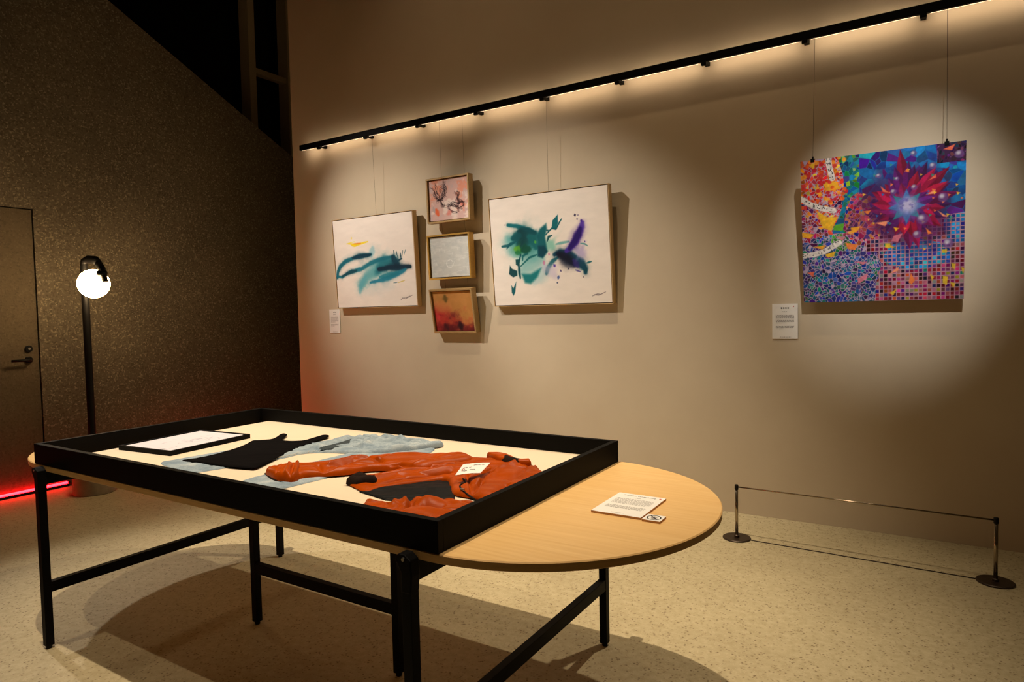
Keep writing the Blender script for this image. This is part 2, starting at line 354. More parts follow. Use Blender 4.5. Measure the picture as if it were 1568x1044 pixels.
ART_WAVE = [
    ('s', [(0.387, 0.835), (0.51, 0.796), (0.719, 0.782)], 0.05, (200, 215, 215), 0.25),
    ('s', [(0.319, 0.77), (0.401, 0.669), (0.526, 0.592), (0.67, 0.528), (0.762, 0.507)], 0.055, (70, 160, 170), 0.75),
    ('s', [(0.302, 0.833), (0.326, 0.749), (0.389, 0.658)], 0.02, (90, 170, 185), 0.5),
    ('s', [(0.48, 0.426), (0.502, 0.356)], 0.03, (120, 190, 205), 0.5),
    ('s', [(0.548, 0.613), (0.625, 0.516), (0.738, 0.522)], 0.045, (25, 115, 130), 0.8),
    ('s', [(0.013, 0.653), (0.028, 0.578), (0.064, 0.522), (0.14, 0.471), (0.261, 0.436), (0.385, 0.421), (0.476, 0.417)], 0.018, (12, 100, 120), 0.95),
    ('s', [(0.236, 0.439), (0.348, 0.425), (0.469, 0.419)], 0.016, (4, 55, 75), 0.95),
    ('s', [(0.015, 0.636), (0.078, 0.649), (0.172, 0.602), (0.286, 0.58), (0.341, 0.572), (0.436, 0.525), (0.558, 0.481), (0.697, 0.464), (0.761, 0.46)], 0.016, (20, 110, 130), 0.9),
    ('s', [(0.079, 0.639), (0.184, 0.601), (0.273, 0.584)], 0.014, (8, 65, 80), 0.8),
    ('s', [(0.743, 0.462), (0.778, 0.524), (0.805, 0.581)], 0.03, (5, 60, 80), 0.95),
    ('s', [(0.561, 0.589), (0.689, 0.575), (0.801, 0.581), (0.943, 0.582)], 0.024, (4, 42, 62), 0.97),
    ('s', [(0.444, 0.728), (0.587, 0.707), (0.704, 0.681), (0.796, 0.648), (0.887, 0.609)], 0.018, (20, 120, 150), 0.85),
    ('s', [(0.571, 0.675), (0.683, 0.66), (0.796, 0.64)], 0.02, (25, 125, 145), 0.8),
    ('s', [(0.759, 0.394), (0.762, 0.444), (0.767, 0.494)], 0.005, (10, 70, 90), 0.9),
    ('s', [(0.791, 0.406), (0.8, 0.466)], 0.004, (10, 70, 90), 0.9),
    ('s', [(0.838, 0.429), (0.842, 0.498)], 0.006, (10, 60, 80), 0.9),
    ('s', [(0.869, 0.402), (0.853, 0.469)], 0.003, (10, 70, 90), 0.8),
    ('s', [(0.902, 0.394), (0.88, 0.451)], 0.003, (30, 90, 110), 0.7),
    ('s', [(0.806, 0.506), (0.852, 0.489)], 0.007, (10, 60, 80), 0.9),
    ('s', [(0.188, 0.272), (0.298, 0.295), (0.445, 0.272)], 0.01, (243, 215, 40), 0.9),
    ('s', [(0.236, 0.295), (0.29, 0.305)], 0.01, (245, 215, 30), 0.9),
    ('s', [(0.262, 0.282), (0.355, 0.283)], 0.006, (235, 140, 20), 0.9),
    ('s', [(0.236, 0.207), (0.237, 0.222)], 0.01, (245, 220, 60), 0.7),
    ('s', [(0.162, 0.274), (0.276, 0.256)], 0.004, (245, 225, 90), 0.8),
    ('s', [(0.789, 0.746), (0.868, 0.727)], 0.004, (200, 180, 60), 0.7),
    ('s', [(0.733, 0.746), (0.778, 0.743)], 0.004, (40, 90, 100), 0.6),
    ('s', [(0.808, 0.936), (0.832, 0.915), (0.864, 0.925), (0.954, 0.887)], 0.003, (120, 110, 110), 0.8),
    ('s', [(0.848, 0.909), (0.887, 0.91), (0.921, 0.896)], 0.003, (120, 110, 110), 0.6),
]
ART_BLOOM = [
    ('s', [(0.169, 0.404), (0.234, 0.45), (0.327, 0.458), (0.39, 0.517)], 0.075, (70, 165, 165), 0.7),
    ('s', [(0.216, 0.531), (0.294, 0.578), (0.375, 0.556)], 0.045, (120, 185, 180), 0.5),
    ('s', [(0.274, 0.687), (0.344, 0.636), (0.438, 0.587)], 0.055, (110, 180, 180), 0.6),
    ('s', [(0.375, 0.787), (0.431, 0.722), (0.46, 0.656)], 0.04, (160, 205, 210), 0.5),
    ('s', [(0.51, 0.446), (0.539, 0.481)], 0.045, (110, 190, 170), 0.7),
    ('s', [(0.224, 0.395), (0.29, 0.414), (0.384, 0.381)], 0.05, (10, 100, 108), 0.85),
    ('s', [(0.157, 0.251), (0.231, 0.267), (0.297, 0.298), (0.361, 0.325), (0.397, 0.345)], 0.018, (0, 100, 110), 0.95),
    ('s', [(0.255, 0.318), (0.322, 0.315), (0.393, 0.342)], 0.024, (0, 75, 85), 0.95),
    ('s', [(0.268, 0.33), (0.285, 0.386), (0.262, 0.439)], 0.045, (0, 62, 68), 0.95),
    ('s', [(0.198, 0.379), (0.253, 0.356)], 0.03, (0, 80, 88), 0.9),
    ('s', [(0.094, 0.446), (0.153, 0.44), (0.223, 0.408)], 0.012, (5, 85, 95), 0.9),
    ('s', [(0.137, 0.47), (0.171, 0.418)], 0.006, (5, 85, 95), 0.9),
    ('s', [(0.219, 0.477), (0.252, 0.493)], 0.026, (95, 170, 45), 0.85),
    ('s', [(0.279, 0.492), (0.332, 0.485)], 0.03, (0, 75, 55), 0.9),
    ('s', [(0.217, 0.511), (0.257, 0.518)], 0.015, (20, 110, 70), 0.7),
    ('s', [(0.345, 0.378), (0.382, 0.422), (0.399, 0.477)], 0.03, (10, 100, 105), 0.9),
    ('s', [(0.392, 0.423), (0.397, 0.436)], 0.012, (90, 180, 70), 0.8),
    ('s', [(0.572, 0.464), (0.622, 0.456), (0.678, 0.45)], 0.01, (70, 155, 155), 0.7),
    ('s', [(0.476, 0.724), (0.491, 0.671), (0.533, 0.614), (0.578, 0.583)], 0.014, (5, 85, 100), 0.85),
    ('s', [(0.555, 0.555), (0.605, 0.539), (0.666, 0.557), (0.725, 0.6), (0.771, 0.655), (0.802, 0.704), (0.801, 0.728)], 0.026, (0, 62, 85), 0.95),
    ('s', [(0.592, 0.558), (0.652, 0.595), (0.711, 0.651)], 0.036, (6, 14, 38), 0.97),
    ('s', [(0.712, 0.618), (0.74, 0.672)], 0.02, (50, 40, 120), 0.7),
    ('s', [(0.752, 0.543), (0.781, 0.565)], 0.045, (160, 145, 205), 0.55),
    ('s', [(0.655, 0.53), (0.696, 0.497), (0.732, 0.451), (0.766, 0.389), (0.788, 0.334), (0.793, 0.296)], 0.022, (75, 45, 165), 0.9),
    ('s', [(0.681, 0.512), (0.726, 0.45), (0.761, 0.389), (0.775, 0.345)], 0.02, (38, 14, 105), 0.97),
    ('s', [(0.785, 0.27), (0.788, 0.283)], 0.008, (60, 30, 140), 0.9),
    ('s', [(0.737, 0.217), (0.739, 0.23)], 0.01, (18, 8, 60), 0.97),
    ('s', [(0.753, 0.257), (0.755, 0.265)], 0.005, (40, 20, 100), 0.9),
    ('s', [(0.762, 0.225), (0.763, 0.229)], 0.004, (40, 20, 100), 0.9),
    ('s', [(0.804, 0.457), (0.809, 0.463)], 0.004, (60, 30, 130), 0.8),
    ('s', [(0.773, 0.474), (0.803, 0.48), (0.828, 0.5)], 0.005, (60, 140, 140), 0.8),
    ('s', [(0.816, 0.648), (0.852, 0.638)], 0.007, (20, 100, 110), 0.9),
    ('s', [(0.804, 0.707), (0.808, 0.728)], 0.012, (0, 70, 80), 0.9),
    ('s', [(0.259, 0.535), (0.235, 0.615), (0.24, 0.699), (0.244, 0.751)], 0.01, (0, 70, 80), 0.95),
    ('s', [(0.25, 0.644), (0.334, 0.567), (0.401, 0.545)], 0.007, (5, 90, 95), 0.85),
    ('s', [(0.273, 0.59), (0.275, 0.549), (0.323, 0.525)], 0.008, (5, 90, 95), 0.85),
    ('s', [(0.46, 0.609), (0.461, 0.636)], 0.012, (205, 90, 150), 0.6),
    ('s', [(0.504, 0.545), (0.51, 0.552)], 0.012, (190, 90, 140), 0.5),
    ('s', [(0.472, 0.67), (0.528, 0.7), (0.545, 0.741)], 0.035, (200, 190, 220), 0.5),
    ('s', [(0.545, 0.645), (0.552, 0.661)], 0.01, (80, 50, 160), 0.85),
    ('s', [(0.58, 0.751), (0.574, 0.772)], 0.009, (50, 80, 150), 0.8),
    ('s', [(0.564, 0.806), (0.565, 0.813)], 0.005, (20, 40, 90), 0.9),
    ('s', [(0.598, 0.697), (0.601, 0.711)], 0.005, (30, 20, 90), 0.8),
    ('s', [(0.72, 0.704), (0.762, 0.723)], 0.005, (60, 50, 140), 0.7),
    ('s', [(0.66, 0.681), (0.666, 0.694)], 0.004, (20, 20, 60), 0.8),
    ('s', [(0.78, 0.768), (0.783, 0.771)], 0.004, (20, 20, 60), 0.8),
    ('s', [(0.13, 0.246), (0.131, 0.249)], 0.004, (150, 60, 120), 0.7),
    ('s', [(0.847, 0.94), (0.889, 0.923), (0.912, 0.929), (0.953, 0.908)], 0.003, (120, 110, 115), 0.8),
    ('s', [(0.865, 0.927), (0.9, 0.936)], 0.003, (120, 110, 115), 0.6),
    ('p', [(0.411, 0.37), (0.44, 0.313), (0.496, 0.272), (0.5, 0.319), (0.481, 0.39), (0.495, 0.524), (0.451, 0.578), (0.411, 0.559)], 0.012, (0, 90, 100), 0.95),
    ('p', [(0.416, 0.465), (0.47, 0.469), (0.495, 0.524), (0.452, 0.575), (0.411, 0.559)], 0.012, (0, 62, 80), 0.9),
    ('p', [(0.551, 0.251), (0.597, 0.204), (0.596, 0.276), (0.572, 0.335), (0.542, 0.311)], 0.004, (0, 98, 108), 0.95),
    ('p', [(0.155, 0.627), (0.174, 0.66), (0.218, 0.681), (0.218, 0.725), (0.179, 0.74), (0.143, 0.708)], 0.004, (0, 62, 70), 0.95),
    ('p', [(0.21, 0.575), (0.248, 0.575), (0.239, 0.643), (0.21, 0.625)], 0.004, (0, 70, 75), 0.95),
    ('p', [(0.158, 0.813), (0.175, 0.842), (0.205, 0.78), (0.191, 0.877), (0.173, 0.913), (0.158, 0.883)], 0.004, (0, 85, 95), 0.95),
    ('p', [(0.259, 0.713), (0.339, 0.717), (0.434, 0.668), (0.397, 0.748), (0.334, 0.809), (0.284, 0.797)], 0.015, (0, 108, 114), 0.9),
    ('s', [(0.488, 0.371), (0.542, 0.319), (0.576, 0.33), (0.606, 0.277), (0.627, 0.246)], 0.006, (5, 90, 100), 0.95),
    ('s', [(0.498, 0.431), (0.512, 0.393), (0.538, 0.384)], 0.008, (0, 70, 80), 0.9),
    ('s', [(0.497, 0.332), (0.521, 0.341)], 0.006, (5, 80, 90), 0.9),
]
ART_BRANCHES = [[(0.066, 0.18), (0.152, 0.262), (0.148, 0.346), (0.201, 0.466), (0.335, 0.476), (0.412, 0.408), (0.432, 0.286), (0.409, 0.158), (0.399, 0.046)], [(0.176, 0.084), (0.198, 0.226), (0.222, 0.342), (0.292, 0.435), (0.381, 0.446)], [(0.367, 0.11), (0.449, 0.233), (0.414, 0.353), (0.32, 0.467), (0.2, 0.494), (0.243, 0.541)], [(0.121, 0.272), (0.174, 0.42), (0.288, 0.519), (0.343, 0.61), (0.459, 0.666)], [(0.288, 0.519), (0.326, 0.665), (0.4, 0.659)], [(0.647, 0.342), (0.731, 0.408), (0.755, 0.522), (0.78, 0.608), (0.719, 0.697), (0.775, 0.745), (0.846, 0.754)], [(0.706, 0.322), (0.789, 0.388), (0.726, 0.518), (0.765, 0.633)], [(0.475, 0.626), (0.529, 0.745), (0.598, 0.823), (0.699, 0.848), (0.745, 0.77), (0.691, 0.68), (0.578, 0.624), (0.488, 0.67)], [(0.517, 0.687), (0.637, 0.59), (0.75, 0.645), (0.838, 0.587), (0.892, 0.649)], [(0.768, 0.551), (0.853, 0.575), (0.876, 0.702), (0.776, 0.718)], [(0.491, 0.6), (0.548, 0.635), (0.662, 0.69), (0.748, 0.701)], [(0.302, 0.24), (0.341, 0.343), (0.404, 0.254), (0.336, 0.148)]]
ART_MOSAIC = {'ribbons': [[(0.186, -0.009), (0.189, 0.049), (0.209, 0.139)], [(0.002, 0.258), (0.057, 0.301), (0.129, 0.334), (0.213, 0.359)], [(0.006, 0.66), (0.08, 0.656), (0.152, 0.638), (0.245, 0.583)]], 'center': (0.666, 0.376), 'yellows': [[(0.047, 0.025), (0.098, 0.024), (0.09, 0.067)], [(0.145, 0.161), (0.237, 0.163), (0.257, 0.216), (0.173, 0.223)], [(0.11, 0.165), (0.144, 0.249), (0.094, 0.23)], [(0.1, 0.349), (0.17, 0.4), (0.241, 0.405), (0.197, 0.498), (0.141, 0.472)], [(-0.005, 0.492), (0.082, 0.513), (0.053, 0.541), (0.002, 0.53)], [(0.074, 0.603), (0.16, 0.593), (0.138, 0.625)], [(0.152, 0.66), (0.224, 0.641), (0.209, 0.678), (0.166, 0.683)], [(0.151, 0.257), (0.2, 0.284), (0.158, 0.283)], [(0.323, 0.485), (0.384, 0.482), (0.364, 0.517), (0.329, 0.522)], [(0.589, 0.504), (0.622, 0.513), (0.602, 0.533)], [(0.602, 0.647), (0.563, 0.617), (0.537, 0.629)]], 'oranges': [[(0.287, 0.586), (0.37, 0.605), (0.349, 0.641), (0.301, 0.631)], [(0.478, 0.467), (0.564, 0.459), (0.537, 0.493)], [(0.512, 0.228), (0.564, 0.276), (0.525, 0.265)], [(0.405, 0.382), (0.452, 0.379), (0.432, 0.406)], [(0.779, 0.31), (0.834, 0.281), (0.828, 0.308)], [(0.791, 0.222), (0.833, 0.186), (0.837, 0.207)], [(0.679, 0.88), (0.692, 0.816), (0.717, 0.867), (0.698, 0.895)], [(0.562, 0.818), (0.627, 0.763), (0.614, 0.799)], [(0.026, 0.784), (0.078, 0.778), (0.07, 0.816)], [(0.779, 0.525), (0.816, 0.562), (0.792, 0.567)], [(0.846, 0.419), (0.907, 0.465), (0.877, 0.459)], [(0.875, 0.036), (0.94, 0.012), (0.922, 0.049)], [(0.654, 0.146), (0.673, 0.127), (0.682, 0.156)]], 'gold': [[(0.879, 0.844), (0.909, 0.852), (0.903, 0.907), (0.879, 0.893)], [(0.921, 0.887), (0.951, 0.895), (0.94, 0.929)], [(0.805, 0.827), (0.829, 0.849), (0.817, 0.877)], [(0.562, 0.949), (0.608, 0.921), (0.588, 0.964)], [(0.927, 0.762), (0.951, 0.77), (0.945, 0.804), (0.929, 0.79)], [(0.981, 0.792), (1.001, 0.8), (0.993, 0.841)], [(0.872, 0.669), (0.902, 0.671), (0.9, 0.694), (0.873, 0.693)], [(0.537, 0.608), (0.57, 0.61), (0.566, 0.645), (0.537, 0.637)]], 'bubbles': [((0.876, 0.337), 0.02857142857142857), ((0.76, 0.465), 0.033766233766233764), ((0.908, 0.633), 0.03116883116883117), ((0.817, 0.13), 0.02077922077922078), ((0.963, 0.077), 0.025974025974025976), ((0.71, 0.255), 0.01818181818181818), ((0.5, 0.156), 0.015584415584415584), ((0.729, 0.563), 0.025974025974025976), ((0.588, 0.271), 0.01818181818181818), ((0.707, 0.039), 0.01818181818181818), ((0.61, 0.189), 0.012987012987012988)], 'petals_seed': 3, 'pinks': [[(0.218, 0.537), (0.295, 0.549), (0.267, 0.57)], [(0.361, 0.841), (0.429, 0.806), (0.422, 0.843), (0.367, 0.878)], [(0.589, 0.561), (0.641, 0.55), (0.615, 0.605), (0.576, 0.596)], [(0.334, 0.721), (0.43, 0.726), (0.402, 0.746)]]}
def origin(o):
    v = Vector((0, 0, 0))
    while o is not None:
        v += o.location
        o = o.parent
    return v
def part(name, bm, mat, parent, smooth=False, bevel=0.0):
    """mesh given in room coordinates, parented to a thing standing at its own origin"""
    bmesh.ops.translate(bm, verts=bm.verts[:], vec=-origin(parent))
    return obj(name, bm, mat, parent, smooth, bevel)
def yz_prism(bm, poly, x0, x1):
    k = len(bm.verts)
    tmp = bmesh.new()
    prism(tmp, poly, x0, x1)
    vs = [bm.verts.new((v.co.z, v.co.x, v.co.y)) for v in tmp.verts]
    tmp.verts.index_update()
    for f in tmp.faces:
        bm.faces.new([vs[v.index] for v in f.verts])
    tmp.free()
    return bm

# ================================================================== the setting
XW, YW = -5.82, 4.269
struct(obj('floor', box((-7.2, -3.5, -0.12), (4.6, 6.4, 0.0)), M_FLOOR))
struct(obj('wall_back', box((-5.107, YW, 0), (4.6, YW + 0.16, 6.2)), M_WALL))
slope = lambda y: 4.0 - 0.515 * (y - 3.0)
bm = bmesh.new()
DY0, DY1, DZ = 1.46, 2.366, 2.184
yz_prism(bm, [(DY1, 0), (6.0, 0), (6.0, slope(6.0)), (DY1, slope(DY1))], XW - 0.16, XW)
yz_prism(bm, [(DY0, DZ), (DY1, DZ), (DY1, slope(DY1)), (DY0, slope(DY0))], XW - 0.16, XW)
yz_prism(bm, [(-3.5, 0), (DY0, 0), (DY0, slope(DY0)), (-0.88, 6.0), (-3.5, 6.0)], XW - 0.16, XW)
bmesh.ops.remove_doubles(bm, verts=bm.verts[:], dist=1e-5)
struct(obj('wall_left', bm, M_CONC))

# door flush in the dark wall: leaf, shadow gap, lever and lock
bm = bmesh.new()
for lo, hi in (((XW - 0.10, DY0, 0), (XW - 0.012, DY0 + 0.008, DZ)), ((XW - 0.10, DY1 - 0.008, 0), (XW - 0.012, DY1, DZ)), ((XW - 0.10, DY0, DZ - 0.008), (XW - 0.012, DY1, DZ))):
    bx(bm, lo, hi)
struct(obj('trim_1', bm, M_DARKTRIM))
door = struct(obj('door_1', box((XW - 0.05, DY0 + 0.011, 0.006), (XW - 0.002, DY1 - 0.011, DZ - 0.011)), M_DOOR))
hy, hz = 2.285, 1.026
lk = part('lock', tube(bmesh.new(), [(XW - 0.01, hy + 0.003, hz + 0.085), (XW + 0.012, hy + 0.003, hz + 0.085), (XW + 0.014, hy + 0.003, hz + 0.085)], [0.026, 0.026, 0.022], 24), M_BLACKMETAL, door)
part('key_cylinder', tube(bmesh.new(), [(XW + 0.012, hy + 0.003, hz + 0.085), (XW + 0.019, hy + 0.003, hz + 0.085)], 0.009, 16), M_CHROME, lk)
hd = part('handle', tube(bmesh.new(), [(XW - 0.01, hy, hz), (XW + 0.012, hy, hz), (XW + 0.014, hy, hz)], [0.026, 0.026, 0.022], 24), M_BLACKMETAL, door)
part('lever', tube(bmesh.new(), [(XW + 0.012, hy, hz), (XW + 0.045, hy, hz), (XW + 0.052, hy - 0.02, hz), (XW + 0.052, hy - 0.13, hz)], 0.010, 14), M_BLACKMETAL, hd, True)

# tall night window behind the sloping wall
win = obj('window_1', box((-6.75, 5.338, 0), (-6.42, 6.3, 6.4)), M_WALL)
struct(win)
part('mullion', box((-6.58, 4.81, 0), (-6.42, 4.896, 6.4)), M_WALL, win, bevel=0.003)
part('transom', box((-6.54, 4.896, 4.085), (-6.45, 5.338, 4.146)), M_WALL, win, bevel=0.003)
part('pane', box((-6.60, 4.86, 0), (-6.592, 5.36, 6.4)), M_GLASSNIGHT, win)
part('pane', box((-6.60, 1.2, 0), (-6.592, 4.85, 6.4)), M_GLASSNIGHT, win)

# ================================================================== red light tubes at the foot of the dark wall
M_REDTUBE = emitter('red_led', (1.0, 0.0042, 0.0085), 38.0)
M_REDTUBE2 = emitter('red_led_bright', (1.0, 0.002, 0.004), 75.0)
def red_tube(y0, y1, label, em=M_REDTUBE):
    t = thing('light_tube', (XW + 0.03, (y0 + y1) / 2, 0), label, 'light tube', 'red light tubes along the dark wall')
    part('housing', box((XW + 0.004, y0, 0.0), (XW + 0.034, y1, 0.020)), M_BLACKMETAL, t, bevel=0.003)
    part('diffuser', tube(bmesh.new(), [(XW + 0.020, y0 + 0.01, 0.029), (XW + 0.020, y1 - 0.01, 0.029)], 0.009, 12), em, t, True)
    part('end_cap', box((XW + 0.006, y1 - 0.008, 0.012), (XW + 0.034, y1 + 0.004, 0.040)), M_BLACKMETAL, t)
    part('power_cable', tube(bmesh.new(), [(XW + 0.03, y1, 0.022), (XW + 0.06, y1 + 0.01, 0.012), (XW + 0.10, y1 - 0.004, 0.005), (XW + 0.12, y1 + 0.03, 0.005)], 0.005, 8), M_BLACKMETAL, t, True)
red_tube(0.6, 2.51, 'glowing red light tube on the floor by the door, ending at the globe lamp')
red_tube(2.95, 4.20, 'red light tube on the floor behind the table, near the beige wall', M_REDTUBE2)

# ================================================================== picture rail with hidden strip light
RX0, RX1, RY, RZ = -4.893, 3.2, 4.179, 2.864
rail = thing('picture_rail', (RX0, RY, RZ), 'long black picture rail with hidden warm strip light across the beige wall', 'picture rail')
part('bar', box((RX0, RY - 0.012, RZ - 0.024), (RX1, RY + 0.012, RZ + 0.024)), M_RAIL, rail, bevel=0.002)
bxs = [-4.649 + 0.5790 * k for k in range(14)]
for x in bxs:
    bm = box((x - 0.014, RY + 0.008, RZ - 0.024), (x + 0.014, YW, RZ + 0.004))
    part('bracket', bm, M_RAIL, rail)
    part('bracket_foot', box((x - 0.016, RY - 0.011, RZ - 0.044), (x + 0.016, RY + 0.012, RZ - 0.0235)), M_RAIL, rail, bevel=0.003)
part('added_glow_lip', box((RX0, RY + 0.0121, RZ + 0.014), (RX1, RY + 0.022, RZ + 0.020)), M_RAIL, rail)  # added lip, unseen; cuts the strip's glow above the bar
M_STRIP = emitter('warm_led_strip', (1.0, 0.76, 0.53), 11.5)
ends = [RX0 - 0.02] + bxs
for k, x in enumerate(bxs):
    part('strip_light', box((ends[k] + 0.032, RY + 0.0122, RZ - 0.022), (x - 0.032, RY + 0.0165, RZ - 0.006)), M_STRIP, rail)

# ================================================================== framed pictures
def fbm(ny, nx, cells, oct_=4, seed=0):
    r = np.random.default_rng(seed)
    out = np.zeros((ny, nx)); amp = 1.0; tot = 0
    c = cells
    for _ in range(oct_):
        cy, cx = (c, c) if not isinstance(c, tuple) else c
        g = r.random((int(cy) + 2, int(cx) + 2))
        yy = np.linspace(0, cy, ny); xx = np.linspace(0, cx, nx)
        y0 = yy.astype(int); x0 = xx.astype(int)
        fy = (yy - y0)[:, None]; fx = (xx - x0)[None, :]
        fy = fy * fy * (3 - 2 * fy); fx = fx * fx * (3 - 2 * fx)
        a = g[y0][:, x0]; b = g[y0][:, x0 + 1]; cc = g[y0 + 1][:, x0]; d = g[y0 + 1][:, x0 + 1]
        out += amp * ((a * (1 - fx) + b * fx) * (1 - fy) + (cc * (1 - fx) + d * fx) * fy)
        tot += amp; amp *= 0.55
        c = tuple(2 * q for q in c) if isinstance(c, tuple) else 2 * c
    return out / tot
def sstep(a, b, x):
    t_ = np.clip((x - a) / (b - a), 0, 1)
    return t_ * t_ * (3 - 2 * t_)
class Art:
    """an h x w canvas of sRGB values painted with soft strokes, u to the right, v downwards"""
    def __init__(self, w, h, n, bg):
        self.nx = n; self.ny = int(round(n * h / w)); self.asp = h / w
        self.u = np.linspace(0, 1, self.nx)[None, :].repeat(self.ny, 0)
        self.v = np.linspace(0, 1, self.ny)[:, None].repeat(self.nx, 1)
        self.c = np.ones((self.ny, self.nx, 3)) * np.array(bg, float)
    def blend(self, a, rgb):
        a = a[..., None]
        self.c = self.c * (1 - a) + np.array(rgb, float) * a
    def dist(self, pts):
        best = np.full(self.u.shape, 9.0); par = np.zeros(self.u.shape)
        n = max(len(pts) - 1, 1)
        if len(pts) == 1:
            pts = [pts[0], pts[0]]
        for k in range(len(pts) - 1):
            ax, ay = pts[k]; bx_, by = pts[k + 1]
            dx, dy = bx_ - ax, (by - ay) * self.asp
            L = dx * dx + dy * dy + 1e-12
            px, py = self.u - ax, (self.v - ay) * self.asp
            s = np.clip((px * dx + py * dy) / L, 0, 1)
            d = np.hypot(px - s * dx, py - s * dy)
            par = np.where(d < best, (k + s) / n, par)
            best = np.minimum(best, d)
        return best, par
    def inside(self, poly):
        ins = np.zeros(self.u.shape, bool)
        n = len(poly)
        for k in range(n):
            (x1, y1), (x2, y2) = poly[k], poly[(k + 1) % n]
            cond = ((y1 > self.v) != (y2 > self.v))
            ins ^= cond & (self.u < (x2 - x1) * (self.v - y1) / (y2 - y1 + 1e-12) + x1)
        return ins
    def stroke(self, pts, w, rgb, a, soft=0.5, wob=None, taper=True):
        d, s = self.dist(pts)
        ww = w * (1.0 if not taper else (0.55 + 0.45 * np.sin(np.pi * np.clip(s, 0, 1))))
        if wob is not None:
            ww = ww * (0.55 + 0.9 * wob)
        self.blend(a * (1 - sstep(ww * (1 - soft), ww * (1 + soft) + 0.0015, d)), rgb)
    def poly(self, pts, soft, rgb, a):
        ins = self.inside(pts)
        d, _ = self.dist(list(pts) + [pts[0]])
        sd = np.where(ins, d, -d)
        self.blend(a * sstep(-soft, soft, sd), rgb)
def run_ops(A, ops, seed):
    wob = fbm(A.ny, A.nx, 14, 4, seed)
    tex = fbm(A.ny, A.nx, (20, 8), 4, seed + 1)
    for kind, pts, w, rgb, a in ops:
        if kind == 's':
            if w > 0.012:
                A.stroke(pts, w * 2.0, rgb, a * 0.22, 0.95, wob)
            A.stroke(pts, w * (1.2 if w > 0.012 else 1.0), rgb, a, 0.8 if w > 0.03 else 0.5, wob if w > 0.006 else None)
        else:
            A.poly(pts, w, rgb, a)
    A.c = A.c * (0.97 + 0.06 * tex[..., None])

def canvas_mesh(name, A, w, h, depth, mat, parent, yfront, z0=0.0):
    """front grid carrying the paint, wrapped edges behind; local x across, z up, front faces -y"""
    nx, ny = A.nx, A.ny
    xs = np.linspace(-w / 2, w / 2, nx); zs = z0 + np.linspace(h, 0, ny)
    co = np.zeros((ny, nx, 3))
    co[..., 0] = xs[None, :]; co[..., 1] = yfront; co[..., 2] = zs[:, None]
    idx = np.arange(nx * ny).reshape(ny, nx)
    quads = np.stack([idx[1:, :-1], idx[1:, 1:], idx[:-1, 1:], idx[:-1, :-1]], -1).reshape(-1, 4)
    ring = np.concatenate([idx[0, :-1], idx[:-1, -1], idx[-1, :0:-1], idx[:0:-1, 0]])
    back = co.reshape(-1, 3)[ring].copy(); back[:, 1] += depth
    b0 = nx * ny
    nr = len(ring)
    k = np.arange(nr); k2 = (k + 1) % nr
    sides = np.stack([ring[k], ring[k2], b0 + k2, b0 + k], -1)
    faces = np.concatenate([quads, sides]).tolist() + [(b0 + np.arange(nr)[::-1]).tolist()]
    verts = np.concatenate([co.reshape(-1, 3), back])
    me = bpy.data.meshes.new(name)
    me.from_pydata(verts.tolist(), [], faces)
    c = np.clip(A.c, 0, 255).reshape(-1, 3) / 255
    c = np.where(c <= 0.04045, c / 12.92, ((c + 0.055) / 1.055) ** 2.4)
    c = np.concatenate([c, c[ring] * 0.9])
    at = me.color_attributes.new('paint', 'FLOAT_COLOR', 'POINT')
    at.data.foreach_set('color', np.concatenate([c, np.ones((len(c), 1))], 1).ravel())
    me.materials.append(mat)
    o = bpy.data.objects.new(name, me)
    COL.objects.link(o)
    o.parent = parent
    return o
def frame_bars(w, h, depth, face, parent, mat, name='frame_bar'):
    """four mitred-look bars around a w x h opening edge, local coordinates, back at y=0, front at y=-depth"""
    for lo, hi in (((-w / 2, -depth, 0), (-w / 2 + face, 0, h)), ((w / 2 - face, -depth, 0), (w / 2, 0, h)),
                   ((-w / 2 + face, -depth, 0), (w / 2 - face, 0, face)), ((-w / 2 + face, -depth, h - face), (w / 2 - face, 0, h))):
        obj(name, box(lo, hi), mat, parent, bevel=0.001)
def wires(root, xs_world, z_top, tilt, h, y_att, rad=0.0008):
    """hanging wires from the rail to the top of a tilted picture"""
    Mi = (Matrix.Translation(root.location) @ Matrix.Rotation(tilt, 4, 'X')).inverted()
    for x in xs_world:
        top = Mi @ Vector((x, RY, z_top))
        bot = Vector((x - root.location.x, y_att, h - 0.004))
        obj('hanging_wire', tube(bmesh.new(), [bot, top], rad, 6), M_WIRE, root)
def picture(name, xc, zb, w, h, depth, tilt_deg, label):
    o = thing(name, (xc, YW - 0.002, zb), label, 'painting', None)
    o.rotation_euler = (math.radians(tilt_deg), 0, 0)
    return o
# wide pale canvas with teal waves
w, h, dp = 0.943, 0.79, 0.052
p1 = picture('painting', -4.037, 1.380, w, h, dp, 3.05, 'white canvas with teal wave strokes and a small yellow splash, thin wood frame')
frame_bars(w, h, dp, 0.0028, p1, M_OAK)
A = Art(w, h, 300, (238, 229, 218)); run_ops(A, ART_WAVE, 3)
canvas_mesh('canvas', A, w - 0.018, h - 0.018, 0.012, M_CANVAS, p1, -dp + 0.003, 0.009)
obj('backing', box((-w / 2 + 0.0028, -dp + 0.012, 0.0028), (w / 2 - 0.0028, -0.004, h - 0.0028)), M_FRAME_DARK, p1)
wires(p1, [-3.995], RZ, math.radians(3.05), h, -0.02)
